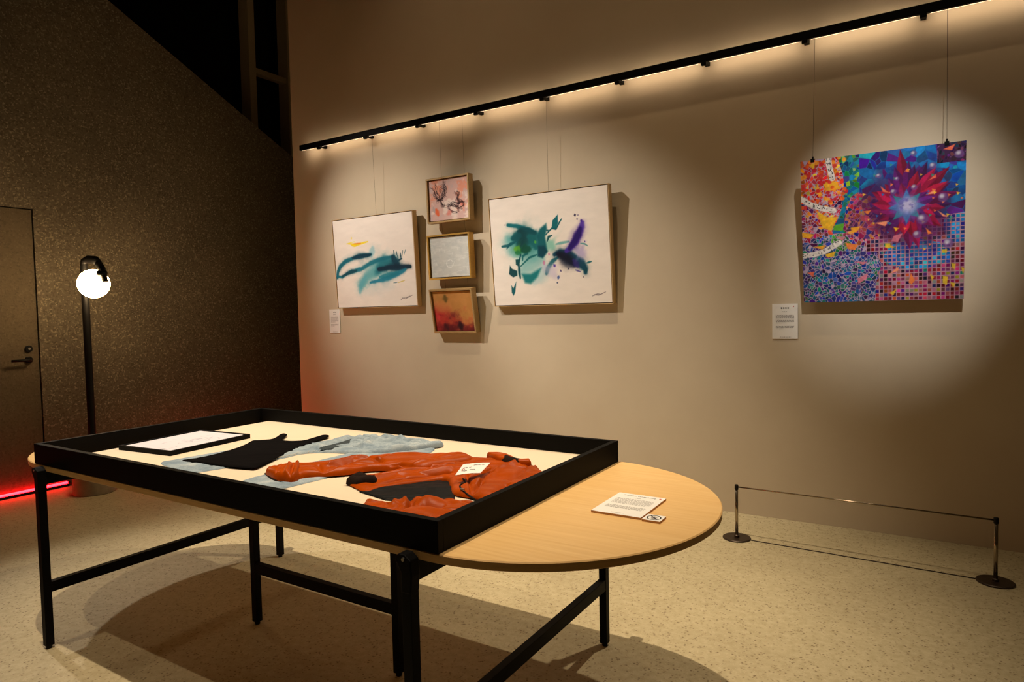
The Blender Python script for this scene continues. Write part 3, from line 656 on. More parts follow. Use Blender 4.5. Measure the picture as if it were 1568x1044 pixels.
# large bloom canvas
w, h, dp = 0.982, 0.815, 0.052
p2 = picture('painting', -2.312, 1.3605, w, h, dp, 4.15, 'white canvas with dark teal bloom and purple feather stroke, thin wood frame')
frame_bars(w, h, dp, 0.0028, p2, M_OAK)
A = Art(w, h, 340, (238, 229, 218)); run_ops(A, ART_BLOOM, 9)
canvas_mesh('canvas', A, w - 0.018, h - 0.018, 0.012, M_CANVAS, p2, -dp + 0.003, 0.009)
obj('backing', box((-w / 2 + 0.0028, -dp + 0.012, 0.0028), (w / 2 - 0.0028, -0.004, h - 0.0028)), M_FRAME_DARK, p2)
wires(p2, [-2.299], RZ, math.radians(4.15), h, -0.02)
# three small framed paintings hung one above the other
def small(xc, zb, tilt, label, A, frame_mat, off=0.0):
    w, h, dp = 0.42, 0.355, 0.062
    o = picture('painting', xc, zb, w, h, dp, tilt, label)
    o.location.y -= off
    for xb in (-0.15, 0.15):
        if off:
            obj('wall_bumper', tube(bmesh.new(), [(xb, -0.004, 0.03), (xb, off - 0.002, 0.03)], 0.008, 10), M_BLACKMETAL, o)
    frame_bars(w, h, dp, 0.013, o, frame_mat)
    canvas_mesh('canvas', A, w - 0.038, h - 0.038, 0.02, M_CANVAS, o, -dp + 0.014, 0.019)
    obj('backing', box((-w / 2 + 0.012, -dp + 0.036, 0.012), (w / 2 - 0.012, -0.004, h - 0.012)), M_FRAME_DARK, o)
    return o
A = Art(0.42, 0.355, 150, (214, 178, 170))
n1, n2, n3 = (fbm(A.ny, A.nx, 5, 5, s) for s in (21, 22, 23))
A.blend(sstep(0.5, 0.66, n1) * 0.75, (228, 146, 116))
A.blend(sstep(0.5, 0.66, n2) * 0.6, (196, 178, 178))
A.blend(sstep(0.58, 0.7, n3) * 0.7, (240, 226, 214))
A.stroke([(0.17, 0.72), (0.22, 0.86)], 0.05, (236, 92, 44), 0.8, 0.6)
A.stroke([(0.48, 0.86), (0.56, 0.80)], 0.05, (222, 110, 96), 0.6, 0.7)
A.stroke([(0.80, 0.60), (0.90, 0.68)], 0.05, (226, 96, 70), 0.55, 0.7)
A.stroke([(0.10, 0.66), (0.12, 0.78)], 0.03, (170, 166, 168), 0.7, 0.7)
rr = np.random.default_rng(5)
for b in ART_BRANCHES:
    for rep in range(7):
        j = [(u + rr.normal(0, 0.022), v + rr.normal(0, 0.022)) for u, v in b]
        j2 = []
        for q0, q1 in zip(j, j[1:]):
            j2 += [q0, ((q0[0] + q1[0]) / 2 + rr.normal(0, 0.018), (q0[1] + q1[1]) / 2 + rr.normal(0, 0.018))]
        A.stroke(j2 + [j[-1]], 0.0024 if rep else 0.005, (42, 24, 28), 0.8 if rep < 2 else 0.5, 0.5, None)
s1 = small(-3.1895, 2.0365, 1.9, 'small pink and coral painting with black branch scribbles, topmost of three small frames', A, M_CHAMP, 0.042)
wires(s1, [-3.269, -3.044], RZ, math.radians(1.9), 0.355, -0.02)
A = Art(0.42, 0.355, 150, (200, 203, 198))
n1 = fbm(A.ny, A.nx, 10, 4, 31); n2 = fbm(A.ny, A.nx, (30, 8), 3, 32)
A.blend(sstep(0.45, 0.7, n1) * 0.35, (178, 186, 186)); A.blend(sstep(0.52, 0.7, n2) * 0.45, (222, 224, 218))
for k in range(6):
    A.stroke([(0.50 + 0.09 * math.cos(k), 0.68 + 0.10 * math.sin(k)), (0.50 + 0.09 * math.cos(k + 0.8), 0.68 + 0.10 * math.sin(k + 0.8))], 0.012, (230, 232, 228), 0.7)
for k in range(14):
    u, v_ = rr.random() * 0.9 + 0.05, rr.random() * 0.9 + 0.05
    A.stroke([(u, v_), (u + 0.01, v_ + 0.06)], 0.007, (228, 230, 226), 0.55)
s2 = small(-3.1935, 1.588, 3.0, 'small pale grey textured painting in a gilt frame, middle of three small frames', A, M_GOLD, 0.037)
wires(s2, [-3.269, -3.044], 2.05, math.radians(3.0), 0.355, -0.02)
A = Art(0.42, 0.355, 150, (190, 134, 70))
n1, n2, n3 = (fbm(A.ny, A.nx, 5, 5, s) for s in (41, 42, 43))
A.blend(sstep(0.35, 0.75, n1) * 0.5, (214, 150, 84))
A.blend(np.clip(sstep(0.25, 0.95, A.v + (n2 - 0.5) * 0.9 - A.u * 0.25), 0, 1) * 0.85, (176, 48, 40))
A.blend(np.clip(sstep(0.6, 0.0, A.u) * sstep(0.15, 0.6, A.v) * (n3 + 0.2), 0, 1) * 0.9, (192, 36, 44))
A.blend(sstep(0.62, 1.05, A.v + (n3 - 0.5) * 0.8) * 0.85, (84, 20, 30))
A.stroke([(0.33, 0.12), (0.34, 0.24)], 0.06, (86, 74, 30), 0.75, 0.8)
A.stroke([(0.64, 0.82), (0.66, 0.94)], 0.08, (34, 14, 26), 0.85, 0.8)
A.stroke([(0.24, 0.86), (0.30, 0.95)], 0.07, (52, 16, 26), 0.7, 0.8)
A.stroke([(0.06, 0.60), (0.10, 0.70)], 0.05, (222, 60, 70), 0.6, 0.8)
s3 = small(-3.183, 1.1645, 9.7, 'small red and ochre abstract painting tilting forward, lowest of three small frames', A, M_CHAMP)
wires(s3, [-3.25, -3.03], 1.60, math.radians(9.7), 0.355, -0.02)

# mosaic canvas
w, h, dp = 0.777, 0.807, 0.036
pm = picture('painting', -0.217, 1.338, w, h, dp, 8.9, 'bright multicoloured mosaic canvas with magenta flower burst, alone on the right')
A = Art(w, h, 380, (120, 40, 70))
U, V = A.u, A.v
def voro(pts, cols, mask, grout, gw):
    ii = np.nonzero(mask)
    p = np.stack([U[ii], V[ii]], -1).astype(np.float32)
    P_ = np.array(pts, np.float32)
    out = np.zeros((len(p), 3)); edge = np.zeros(len(p))
    for s in range(0, len(p), 8000):
        q = p[s:s + 8000]
        d = np.hypot(q[:, None, 0] - P_[None, :, 0], q[:, None, 1] - P_[None, :, 1])
        o2 = np.argpartition(d, 1, axis=1)[:, :2]
        dd = np.take_along_axis(d, o2, 1)
        sw = dd[:, 0] > dd[:, 1]
        n0 = np.where(sw, o2[:, 1], o2[:, 0])
        edge[s:s + 8000] = np.abs(dd[:, 0] - dd[:, 1])
        out[s:s + 8000] = cols[n0]
    g = (1 - sstep(gw * 0.4, gw, edge))[:, None]
    A.c[ii] = out * (1 - g) + np.array(grout) * g
def pal(n, colors, jit=18):
    c = np.array(colors, float)[rr.integers(0, len(colors), n)]
    return np.clip(c * (0.75 + 0.4 * rr.random((n, 1))) + rr.normal(0, jit, (n, 3)), 0, 255)
allm = np.ones(U.shape, bool)
# right: square tiles
step = 1 / 38.0
cu = np.floor(U / step).astype(int); cv = np.floor(V / step).astype(int)
tcol = pal(40 * 40, [(122, 26, 52), (150, 30, 60), (96, 30, 84), (170, 70, 104), (70, 24, 60), (142, 84, 110), (150, 28, 34), (60, 60, 120), (186, 96, 110), (40, 18, 40), (110, 40, 110)])
rare = rr.random(40 * 40)
tcol[rare < 0.03] = (150, 140, 40); tcol[(rare > 0.03) & (rare < 0.055)] = (20, 120, 110); tcol[(rare > 0.055) & (rare < 0.08)] = (200, 80, 40); tcol[(rare > 0.08) & (rare < 0.10)] = (126, 136, 132)
tiles = tcol[cv * 40 + cu]
gu = np.abs((U / step) % 1 - 0.5); gv = np.abs((V / step) % 1 - 0.5)
gr = sstep(0.34, 0.44, np.maximum(gu, gv))[..., None]
blue_n = fbm(A.ny, A.nx, 6, 4, 51)
bcol = pal(40 * 40, [(10, 110, 190), (14, 140, 210), (20, 80, 160), (50, 160, 210), (40, 50, 140)], 10)[cv * 40 + cu]
bm_ = (sstep(0.10, 0.02, np.hypot((U - 0.72) / 2.2, (V - 0.69) / 1.0) - 0.03) + sstep(0.12, 0.04, np.hypot((U - 0.97) / 0.8, V - 0.52) - 0.03))
bmask = np.clip(bm_ * 1.2 + (blue_n - 0.5), 0, 1) > 0.45
tiles = np.where(bmask[..., None], bcol, tiles)
A.c = tiles * (1 - gr) + np.array((186, 140, 158.0)) * gr
# left: shards
nb = fbm(A.ny, A.nx, 4, 4, 61)
bnd = 0.46 + 0.10 * (nb - 0.5) + np.where(V > 0.66, 0.02, -0.04)
left = U < bnd
pts = rr.random((1500, 2)) * [0.62, 1.0]
cols = pal(1500, [(36, 80, 160), (24, 110, 150), (60, 50, 130), (20, 90, 130), (30, 120, 110), (70, 50, 120), (24, 50, 120)])
top = pts[:, 1] < 0.58 - 0.05 * np.sin(pts[:, 0] * 9)
cols[top] = pal(int(top.sum()), [(150, 30, 60), (176, 40, 70), (120, 30, 90), (200, 80, 50), (90, 30, 90), (210, 110, 120), (70, 30, 100), (190, 60, 60)])
up = (pts[:, 1] < 0.30) | ((pts[:, 1] < 0.47) & (pts[:, 0] > 0.1) & (pts[:, 1] > 0.36))
cols[up] = pal(int(up.sum()), [(224, 66, 40), (240, 130, 30), (200, 40, 50), (250, 190, 50), (214, 50, 40), (240, 110, 40), (190, 40, 70)])
grn = np.hypot(pts[:, 0] - 0.25, pts[:, 1] - 0.58) < 0.06
cols[grn] = pal(int(grn.sum()), [(40, 130, 60), (80, 150, 50), (30, 110, 80)])
voro(pts, cols, left, (178, 158, 186), 0.0034)
# middle blue-green stream
md = np.abs(U - (0.335 + 0.05 * np.sin(V * 8))) < 0.075 * (0.6 + nb)
md &= (V < 0.52)
pts = rr.random((260, 2)) * [0.3, 0.6] + [0.25, 0]
voro(pts, pal(260, [(10, 110, 140), (20, 130, 150), (10, 90, 150), (30, 120, 80), (16, 70, 120), (120, 160, 60)]), md, (30, 130, 150), 0.003)
# top right blue ground
br_ = (U > 0.38) & (V < 0.50 - 0.1 * (U - 0.4)) & ((V < 0.24 + 0.25 * nb) | (U > 0.6))
pts = rr.random((160, 2)) * [0.7, 0.6] + [0.36, 0]
voro(pts, pal(160, [(16, 120, 196), (10, 100, 180), (30, 150, 205), (40, 60, 140), (20, 100, 170), (70, 40, 120), (16, 80, 150)], 12), br_, (24, 100, 170), 0.003)
pts = rr.random((60, 2)) * [0.2, 0.14] + [0.80, 0]
voro(pts, pal(60, [(70, 20, 60), (40, 20, 60), (110, 60, 110), (24, 24, 70)]), (U > 0.84) & (V < 0.12), (60, 30, 70), 0.006)
# right-middle shards round the flower
md = (np.hypot((U - 0.46) / 1.1, V - 0.42) < 0.14 * (0.6 + nb))
pts = rr.random((300, 2)) * [0.4, 0.4] + [0.26, 0.22]
voro(pts, pal(300, [(170, 40, 60), (214, 90, 50), (120, 30, 80), (230, 150, 60), (190, 60, 90), (50, 60, 130), (90, 30, 90)]), md, (180, 110, 140), 0.0032)
# flower: long petals round the centre
cx, cy = ART_MOSAIC['center']
A.stroke([(cx, cy)], 0.25, (70, 20, 76), 0.85, 0.45, fbm(A.ny, A.nx, 9, 3, 91), False)
for ringr, n, wd, cl in ((0.33, 21, 0.042, [(110, 20, 80), (140, 16, 70), (80, 24, 96), (160, 14, 62)]), (0.26, 19, 0.040, [(170, 20, 70), (120, 22, 90), (90, 20, 100), (186, 24, 64)]), (0.17, 17, 0.032, [(96, 30, 120), (150, 30, 90), (120, 40, 130)])):
    for k in range(n):
        a = 2 * math.pi * (k + rr.random() * 0.5) / n
        L = ringr * (0.78 + 0.4 * rr.random())
        if math.cos(a) < -0.3:
            L *= 0.72
        if math.sin(a) > 0.3:
            L *= 0.74
        ca, sa = math.cos(a), math.sin(a)
        pts = [(cx + ca * L * f - sa * o_ * wd, cy + sa * L * f + ca * o_ * wd) for f, o_ in ((0.1, 0), (0.45, 0.8), (0.72, 0.75), (1.0, 0), (0.72, -0.75), (0.45, -0.8))]
        c0 = np.array(cl[rr.integers(0, len(cl))], float) * rr.uniform(0.85, 1.25)
        A.poly(pts, 0.004, c0, 0.92)
        A.poly([pts[0], pts[1], pts[2], pts[3]], 0.004, c0 * 0.62, 0.6)
for k, pl in enumerate(ART_MOSAIC['yellows']):
    A.poly(pl, 0.005, (240, 186 - 10 * (k % 3), 40), 0.95)
for k, pl in enumerate(ART_MOSAIC['oranges']):
    A.poly(pl, 0.004, [(240, 130, 60), (244, 150, 110), (236, 110, 80)][k % 3], 0.95)
for pl in ART_MOSAIC['gold']:
    A.poly(pl, 0.004, (222, 186, 50), 0.95)
for pl in ART_MOSAIC['pinks']:
    A.poly(pl, 0.004, (220, 120, 140), 0.9)
for k in range(70):
    u0, v0 = rr.random() * 0.30 + 0.0, rr.random() * 0.34
    A.stroke([(u0, v0)], 0.010 + 0.006 * rr.random(), [(196, 30, 40), (226, 90, 30), (206, 50, 50), (240, 150, 40)][k % 4], 0.9, 0.25, None, False)
for k in range(60):
    a, rd = rr.random() * 6.28, 0.12 + 0.26 * rr.random()
    u0, v0 = cx + rd * math.cos(a) * 1.0, cy + rd * math.sin(a)
    s_ = 0.010 + 0.012 * rr.random()
    A.poly([(u0, v0), (u0 + s_, v0 + s_ * 0.4), (u0 + s_ * 0.2, v0 + s_)], 0.003, [(240, 190, 60), (240, 120, 70), (40, 110, 190), (60, 140, 120)][k % 4], 0.9)
for k in range(16):
    a = math.pi * k / 8
    if k % 2 == 0:
        pts = [(cx + 0.115 * math.cos(a), cy + 0.115 * math.sin(a)), (cx + 0.06 * math.cos(a + 0.4), cy + 0.06 * math.sin(a + 0.4)), (cx, cy), (cx + 0.06 * math.cos(a - 0.4), cy + 0.06 * math.sin(a - 0.4))]
        A.poly(pts, 0.004, (40, 130, 140) if k % 4 else (60, 120, 180), 0.95)
A.stroke([(cx, cy)], 0.075, (96, 110, 180), 0.85, 0.6, None, False)
A.stroke([(cx + 0.01, cy - 0.01)], 0.045, (196, 188, 222), 0.9, 0.7, None, False)
hn = fbm(A.ny, A.nx, 30, 3, 77)
A.blend(sstep(0.55, 0.7, hn) * (np.hypot(U - cx, V - cy) < 0.06) * 0.7, (96, 90, 170))
for (bu, bv), br in ART_MOSAIC['bubbles']:
    A.stroke([(bu, bv)], br, (110, 80, 140), 0.75, 0.2, None, False)
    A.stroke([(bu - br * 0.25, bv - br * 0.3)], br * 0.45, (206, 206, 214), 0.8, 0.7, None, False)
for rb in ART_MOSAIC['ribbons']:
    d, s = A.dist(rb)
    A.blend(1 - sstep(0.017, 0.021, d), (222, 214, 208))
    for k in range(26):
        s_ = rr.random() * (len(rb) - 1)
        q = min(int(s_), len(rb) - 2); f = s_ - q
        uu = rb[q][0] * (1 - f) + rb[q + 1][0] * f + rr.uniform(-0.014, 0.014); vv = rb[q][1] * (1 - f) + rb[q + 1][1] * f + rr.uniform(-0.014, 0.014)
        A.stroke([(uu, vv)], 0.0028, (20, 24, 40), 0.95, 0.3, None, False)
A.c = np.clip(A.c * (0.86 + 0.24 * fbm(A.ny, A.nx, 60, 3, 88))[..., None], 0, 255)
pm.location.y = YW - 0.034
canvas_mesh('canvas', A, w, h, dp, M_CANVAS, pm, -dp, 0.0)
obj('stretcher_bar', box((-w / 2 + 0.01, -0.006, 0.01), (w / 2 - 0.01, 0.0, h - 0.01)), M_OAK, pm)
for x in (-0.542, 0.089):
    xl = x + 0.217
    bm = box((xl - 0.010, -dp - 0.002, h - 0.012), (xl + 0.010, 0.002, h + 0.008))
    tube(bm, [(xl, -0.018, h + 0.008), (xl, -0.018, h + 0.02)], 0.005, 8)
    obj('clip', bm, M_BLACKMETAL, pm)
    obj('wall_bumper', tube(bmesh.new(), [(xl, 0.0, 0.03), (xl, 0.030, 0.03)], 0.010, 12), M_BLACKMETAL, pm)
wires(pm, [-0.542, 0.089], RZ, math.radians(8.9), h + 0.015, -0.018, 0.0010)
# ================================================================== printed cards
def text_mesh(body, size, M, bm=None):
    cu = bpy.data.curves.new('txt', 'FONT')
    cu.body = body; cu.size = size; cu.align_x = 'CENTER'; cu.align_y = 'CENTER'; cu.resolution_u = 2
    o = bpy.data.objects.new('txt', cu)
    me = bpy.data.meshes.new_from_object(o)
    b = bm or bmesh.new()
    n = len(b.verts)
    b.from_mesh(me)
    b.verts.ensure_lookup_table()
    bmesh.ops.transform(b, matrix=M, verts=b.verts[n:])
    bpy.data.objects.remove(o); bpy.data.curves.remove(cu); bpy.data.meshes.remove(me)
    return b
def word_lines(bm, x0, x1, v0, n, pitch, hgt, to3, rnd, last=0.6):
    """rows of short printed words too small to read"""
    for k in range(n):
        x = x0
        end = x1 if k < n - 1 else x0 + (x1 - x0) * last
        while x < end - 0.002:
            ww = min(rnd.uniform(0.003, 0.011), end - x)
            cs = [to3(x, v0 - k * pitch), to3(x + ww, v0 - k * pitch), to3(x + ww, v0 - k * pitch - hgt), to3(x, v0 - k * pitch - hgt)]
            bm.faces.new([bm.verts.new(c) for c in cs])
            x += ww + 0.0022
    return bm
def wall_card(xc, z0, z1, w, label, marks, red):
    o = thing('caption_card', (xc, YW, z0), label, 'caption card', None)
    part('card', box((xc - w / 2, YW - 0.0055, z0), (xc + w / 2, YW - 0.0005, z1)), M_PAPER, o)
    to3 = lambda x, z: Vector((xc + x, YW - 0.0060, z))
    rnd = random.Random(3)
    part('body_text', word_lines(bmesh.new(), -w * 0.36, w * 0.36, z1 - 0.068, 7, 0.0078, 0.0034, to3, rnd), M_INKGREY, o)
    part('credit_text', word_lines(bmesh.new(), -w * 0.36, w * 0.36, z1 - 0.135, 3, 0.0078, 0.0034, to3, rnd, 0.45), M_INKGREY, o)
    part('footer_text', word_lines(bmesh.new(), -w * 0.2, w * 0.24, z0 + 0.012, 1, 0.008, 0.003, to3, rnd, 1.0), M_INKGREY, o)
    bm = bmesh.new()
    for k in range(marks):
        cx_ = (k - (marks - 1) / 2) * 0.0125
        for a, b in (((-0.0045, 0.0045), (0.0045, 0.0028)), ((-0.0045, 0.0008), (0.0045, -0.0008)), ((-0.001, 0.005), (0.001, -0.005)), ((-0.0045, -0.003), (0.0045, -0.0046))):
            q = [(cx_ + a[0], a[1]), (cx_ + b[0], a[1]), (cx_ + b[0], b[1]), (cx_ + a[0], b[1])]
            bm.faces.new([bm.verts.new(to3(x, z1 - 0.026 + z)) for x, z in q])
    part('title_text', bm, M_INK, o)
    part('subtitle_text', word_lines(bmesh.new(), -0.016, 0.016, z1 - 0.046, 1, 0.008, 0.004, to3, rnd, 1.0), M_INKGREY, o)
    if red:
        part('red_dot', tube(bmesh.new(), [(xc + w * 0.34, YW - 0.0056, z1 - 0.017), (xc + w * 0.34, YW - 0.0064, z1 - 0.017)], 0.0035, 14), M_RED, o)
    return o
wall_card(-4.607, 1.155, 1.372, 0.135, 'small white caption card at the lower left of the teal wave painting', 3, False)
wall_card(-0.722, 1.115, 1.328, 0.145, 'white caption card with red dot beside the mosaic canvas', 4, True)

# ================================================================== oval display table
TX, TY, TZ = -2.03, 1.755, 0.74
table = thing('display_table', (TX, TY, 0), 'long oval maple table on slim black steel legs', 'table')
def stadium(half, rad, n=48):
    p = []
    for k in range(n + 1):
        a = -math.pi / 2 + math.pi * k / n
        p.append((TX + half + rad * math.cos(a), TY + rad * math.sin(a)))
    for k in range(n + 1):
        a = math.pi / 2 + math.pi * k / n
        p.append((TX - half + 0.93 * rad * math.cos(a), TY + rad * math.sin(a)))
    return p
bm = bmesh.new()
rings = []
for r_, z in ((0.543, TZ - 0.025), (0.5475, TZ - 0.022), (0.5485, TZ - 0.003), (0.5455, TZ)):
    rings.append([bm.verts.new((x, y, z)) for x, y in stadium(1.01, r_)])
for a, b in zip(rings, rings[1:]):
    n = len(a)
    for k in range(n):
        bm.faces.new((a[k], a[(k + 1) % n], b[(k + 1) % n], b[k]))
bm.faces.new(rings[0][::-1]); bm.faces.new(rings[-1])
top = part('tabletop', bm, M_MAPLE, table)
top.data.materials.append(M_MAPLE_EDGE)
for p in top.data.polygons:
    p.material_index = 0 if p.normal.z > 0.9 else 1
YN, YF = 1.192, 2.318
def leg(x, y, zt):
    l = part('leg', box((x - 0.015, y - 0.015, 0.012), (x + 0.015, y + 0.015, zt)), M_STEEL, table, bevel=0.0015)
    part('foot', tube(bmesh.new(), [(x, y, 0.0), (x, y, 0.014)], 0.011, 14), M_BLACKMETAL, l)
    return l
for x in (-2.99, -1.058):
    for y, s in ((YN, 1), (YF, -1)):
        l = leg(x, y, 0.690)
        bm = bmesh.new()
        pts = [(-0.015, 0.640), (0.015, 0.640), (0.020, 0.684), (0.016, 0.722), (-0.002, 0.735), (-0.022, 0.735), (-0.031, 0.727), (-0.031, 0.716), (-0.015, 0.690)]
        a = [bm.verts.new((x + px, y - 0.0165, pz)) for px, pz in pts]
        b = [bm.verts.new((x + px, y + 0.0165, pz)) for px, pz in pts]
        bm.faces.new(a[::-1]); bm.faces.new(b)
        for k in range(len(pts)):
            bm.faces.new((a[k], a[(k + 1) % len(pts)], b[(k + 1) % len(pts)], b[k]))
        part('clamp', bm, M_STEEL, l, bevel=0.003)
        part('screw', tube(bmesh.new(), [(x - 0.004, y - 0.016 * s, 0.724), (x - 0.004, y - 0.0205 * s, 0.724)], 0.0045, 12), M_CHROME, l)
    part('top_beam', box((x - 0.014, YN + 0.012, 0.664), (x + 0.014, YF - 0.012, 0.714)), M_STEEL, table, bevel=0.0015)
    part('stretcher', box((x - 0.014, YN + 0.015, 0.226), (x + 0.014, YF - 0.015, 0.268)), M_STEEL, table, bevel=0.0015)
for x in (-2.424, -1.618):
    leg(x, 1.750, 0.714)
part('stretcher', box((-2.409, 1.736, 0.226), (-1.633, 1.764, 0.268)), M_STEEL, table, bevel=0.0015)
part('top_beam', box((-2.976, 1.736, 0.664), (-1.084, 1.764, 0.712)), M_STEEL, table, bevel=0.0015)

# ================================================================== shallow black tray on the table
X0, X1, Y0, Y1, ZT = -3.067, -0.979, 1.206, 2.294, 0.821
tray = thing('display_tray', ((X0 + X1) / 2, (Y0 + Y1) / 2, TZ), 'shallow black-sided display tray with cream base on the oval table', 'display tray')
TH = 0.021
for lo, hi in (((X0, Y0, TZ), (X1, Y0 + TH, ZT)), ((X0, Y1 - TH, TZ), (X1, Y1, ZT)), ((X0, Y0 + TH, TZ), (X0 + TH, Y1 - TH, ZT)), ((X1 - TH, Y0 + TH, TZ), (X1, Y1 - TH, ZT))):
    part('side_board', box(lo, hi), M_BLACKWOOD, tray, bevel=0.0012)
ZB = 0.757
part('base_panel', box((-2.985, Y0 + TH, TZ), (X1 - TH, Y1 - TH, ZB)), M_CREAM, tray, bevel=0.0008)

# framed drawing lying in the tray
dr = thing('framed_drawing', (-2.787, 1.687, ZB), 'flat black box frame holding a pale pencil drawing, at the left of the tray', 'framed drawing')
dr.rotation_euler = (0, 0, math.radians(5.2))
w, h, th = 0.338, 0.405, 0.020
for lo, hi in (((-w / 2, -h / 2, 0), (w / 2, -h / 2 + 0.012, th)), ((-w / 2, h / 2 - 0.012, 0), (w / 2, h / 2, th)), ((-w / 2, -h / 2 + 0.012, 0), (-w / 2 + 0.012, h / 2 - 0.012, th)), ((w / 2 - 0.012, -h / 2 + 0.012, 0), (w / 2, h / 2 - 0.012, th))):
    obj('frame_bar', box(lo, hi), M_BLACKWOOD, dr, bevel=0.0008)
A = Art(w - 0.024, h - 0.024, 110, (212, 208, 214))
rd = np.random.default_rng(12)
for k in range(26):
    u0, v0 = rd.normal(0.55, 0.13), rd.normal(0.42, 0.2)
    A.stroke([(u0, v0), (u0 + rd.normal(0, 0.06), v0 + rd.normal(0, 0.05)), (u0 + rd.normal(0, 0.09), v0 + rd.normal(0, 0.08))], 0.005, (140, 142, 158), 0.5, 0.5, None)
A.stroke([(0.62, 0.93), (0.72, 0.92), (0.84, 0.935)], 0.005, (120, 120, 130), 0.6, 0.5, None)
sh = canvas_mesh('drawing_sheet', A, w - 0.024, h - 0.024, 0.006, M_DRAWING, dr, 0.0, 0.0)
sh.rotation_euler = (math.radians(-90), 0, 0)
sh.location = (0, -(h - 0.024) / 2, th - 0.004)

# ================================================================== clothes laid out in the tray
def chaikin(p, n=2):
    for _ in range(n):
        q = []
        for k in range(len(p)):
            a, b = np.array(p[k]), np.array(p[(k + 1) % len(p)])
            q += [0.75 * a + 0.25 * b, 0.25 * a + 0.75 * b]
        p = q
    return [tuple(x) for x in p]
def vnoise(x, y, seed):
    r = np.random.default_rng(seed).random((64, 64))
    xi = np.floor(x).astype(int); yi = np.floor(y).astype(int)
    fx = x - xi; fy = y - yi
    fx = fx * fx * (3 - 2 * fx); fy = fy * fy * (3 - 2 * fy)
    g = lambda a, b: r[a % 64, b % 64]
    return (g(xi, yi) * (1 - fx) + g(xi + 1, yi) * fx) * (1 - fy) + (g(xi, yi + 1) * (1 - fx) + g(xi + 1, yi + 1) * fx) * fy - 0.5
def seg_dist(x, y, pts, closed):
    best = np.full(x.shape, 9.0); bxn = np.zeros(x.shape); byn = np.zeros(x.shape)
    n = len(pts) if closed else len(pts) - 1
    for k in range(n):
        ax, ay = pts[k]; ex, ey = pts[(k + 1) % len(pts)]
        dx, dy = ex - ax, ey - ay
        s = np.clip(((x - ax) * dx + (y - ay) * dy) / (dx * dx + dy * dy + 1e-12), 0, 1)
        qx, qy = ax + s * dx, ay + s * dy
        d = np.hypot(x - qx, y - qy)
        m = d < best
        best = np.where(m, d, best); bxn = np.where(m, qx, bxn); byn = np.where(m, qy, byn)
    return best, bxn, byn
def cloth(name, outline, mat, parent, T, R, z0=0.0006, folds=(), noise=0.0, nscale=14, ang=0.0, stretch=3.0, g=0.0045, seed=1, thick=None, smooth_it=2, base=None, crease=0.0, cscale=9.0, fm=1.5):
    """a laid-down piece of fabric: soft rounded edge, folds and creases, closed underneath"""
    P_ = chaikin(list(outline), smooth_it)
    xs = np.array([p[0] for p in P_]); ys = np.array([p[1] for p in P_])
    gx = np.arange(xs.min() - g * 2, xs.max() + g * 2, g); gy = np.arange(ys.min() - g * 2, ys.max() + g * 2, g)
    X, Y = np.meshgrid(gx, gy)
    ins = np.zeros(X.shape, bool)
    for k in range(len(P_)):
        (x1, y1), (x2, y2) = P_[k], P_[(k + 1) % len(P_)]
        ins ^= ((y1 > Y) != (y2 > Y)) & (X < (x2 - x1) * (Y - y1) / (y2 - y1 + 1e-12) + x1)
    d, nxp, nyp = seg_dist(X, Y, P_, True)
    dd = np.where(ins, d, 0)
    q = np.clip(dd / R, 0, 1)
    env = np.sqrt(np.clip(1 - (1 - q) ** 2, 0, 1))
    Tm = T if thick is None else thick(X, Y)
    Z = Tm * env
    soft = sstep(0, R * 0.9, dd)
    for pts, w_, amp in folds:
        fd, _, _ = seg_dist(X, Y, pts, False)
        Z = Z + fm * amp * np.exp(-(fd / w_) ** 1.5) * sstep(0, R * 0.5, dd)
    if noise:
        ca, sa = math.cos(ang), math.sin(ang)
        a, b = (X * ca + Y * sa) * nscale / stretch, (-X * sa + Y * ca) * nscale
        wv = vnoise(a * 0.7 + 11, b * 0.7 + 5, seed + 9) * 1.6
        nz = vnoise(a + wv + 40, b + wv + 40, seed) + 0.45 * vnoise(a * 2.3 + 20, b * 2.3 + 20, seed + 1) + 0.2 * vnoise(a * 5 + 20, b * 5 + 20, seed + 2)
        Z = Z + noise * nz * soft
    if crease:
        ca, sa = math.cos(ang), math.sin(ang)
        a, b = (X * ca + Y * sa) * cscale / stretch, (-X * sa + Y * ca) * cscale
        wv = vnoise(a * 0.9 + 31, b * 0.9 + 15, seed + 19) * 1.4
        for q_, am in ((1.0, 1.0), (2.1, 0.55)):
            rn = vnoise(a * q_ + wv + 7, b * q_ + wv + 9, seed + 21) * 2
            Z = Z - crease * am * (1 - np.abs(rn)) ** 5 * soft
    Z = np.maximum(Z, 0.0015 * env)
    near = (~ins) & (d < g * 1.5)
    X = np.where(near, nxp, X); Y = np.where(near, nyp, Y); Z = np.where(ins, Z, 0.0)
    ok = ins | near
    cell_in = ins[:-1, :-1] | ins[1:, :-1] | ins[:-1, 1:] | ins[1:, 1:]
    cell_ok = ok[:-1, :-1] & ok[1:, :-1] & ok[:-1, 1:] & ok[1:, 1:]
    cell = cell_in & cell_ok
    idx = np.full(X.shape, -1)
    used = np.zeros(X.shape, bool)
    used[:-1, :-1] |= cell; used[1:, :-1] |= cell; used[:-1, 1:] |= cell; used[1:, 1:] |= cell
    idx[used] = np.arange(used.sum())
    zb_ = ZB + z0 if base is None else ZB + z0 + base(X, Y)
    co = np.stack([X, Y, Z + zb_], -1)[used] - np.array(origin(parent))
    f = np.stack([idx[:-1, :-1], idx[:-1, 1:], idx[1:, 1:], idx[1:, :-1]], -1)[cell]
    me = bpy.data.meshes.new(name)
    me.from_pydata(co.tolist(), [], f.tolist())
    me.validate()
    me.materials.append(mat)
    me.polygons.foreach_set('use_smooth', [True] * len(me.polygons))
    o = bpy.data.objects.new(name, me)
    COL.objects.link(o)
    o.parent = parent
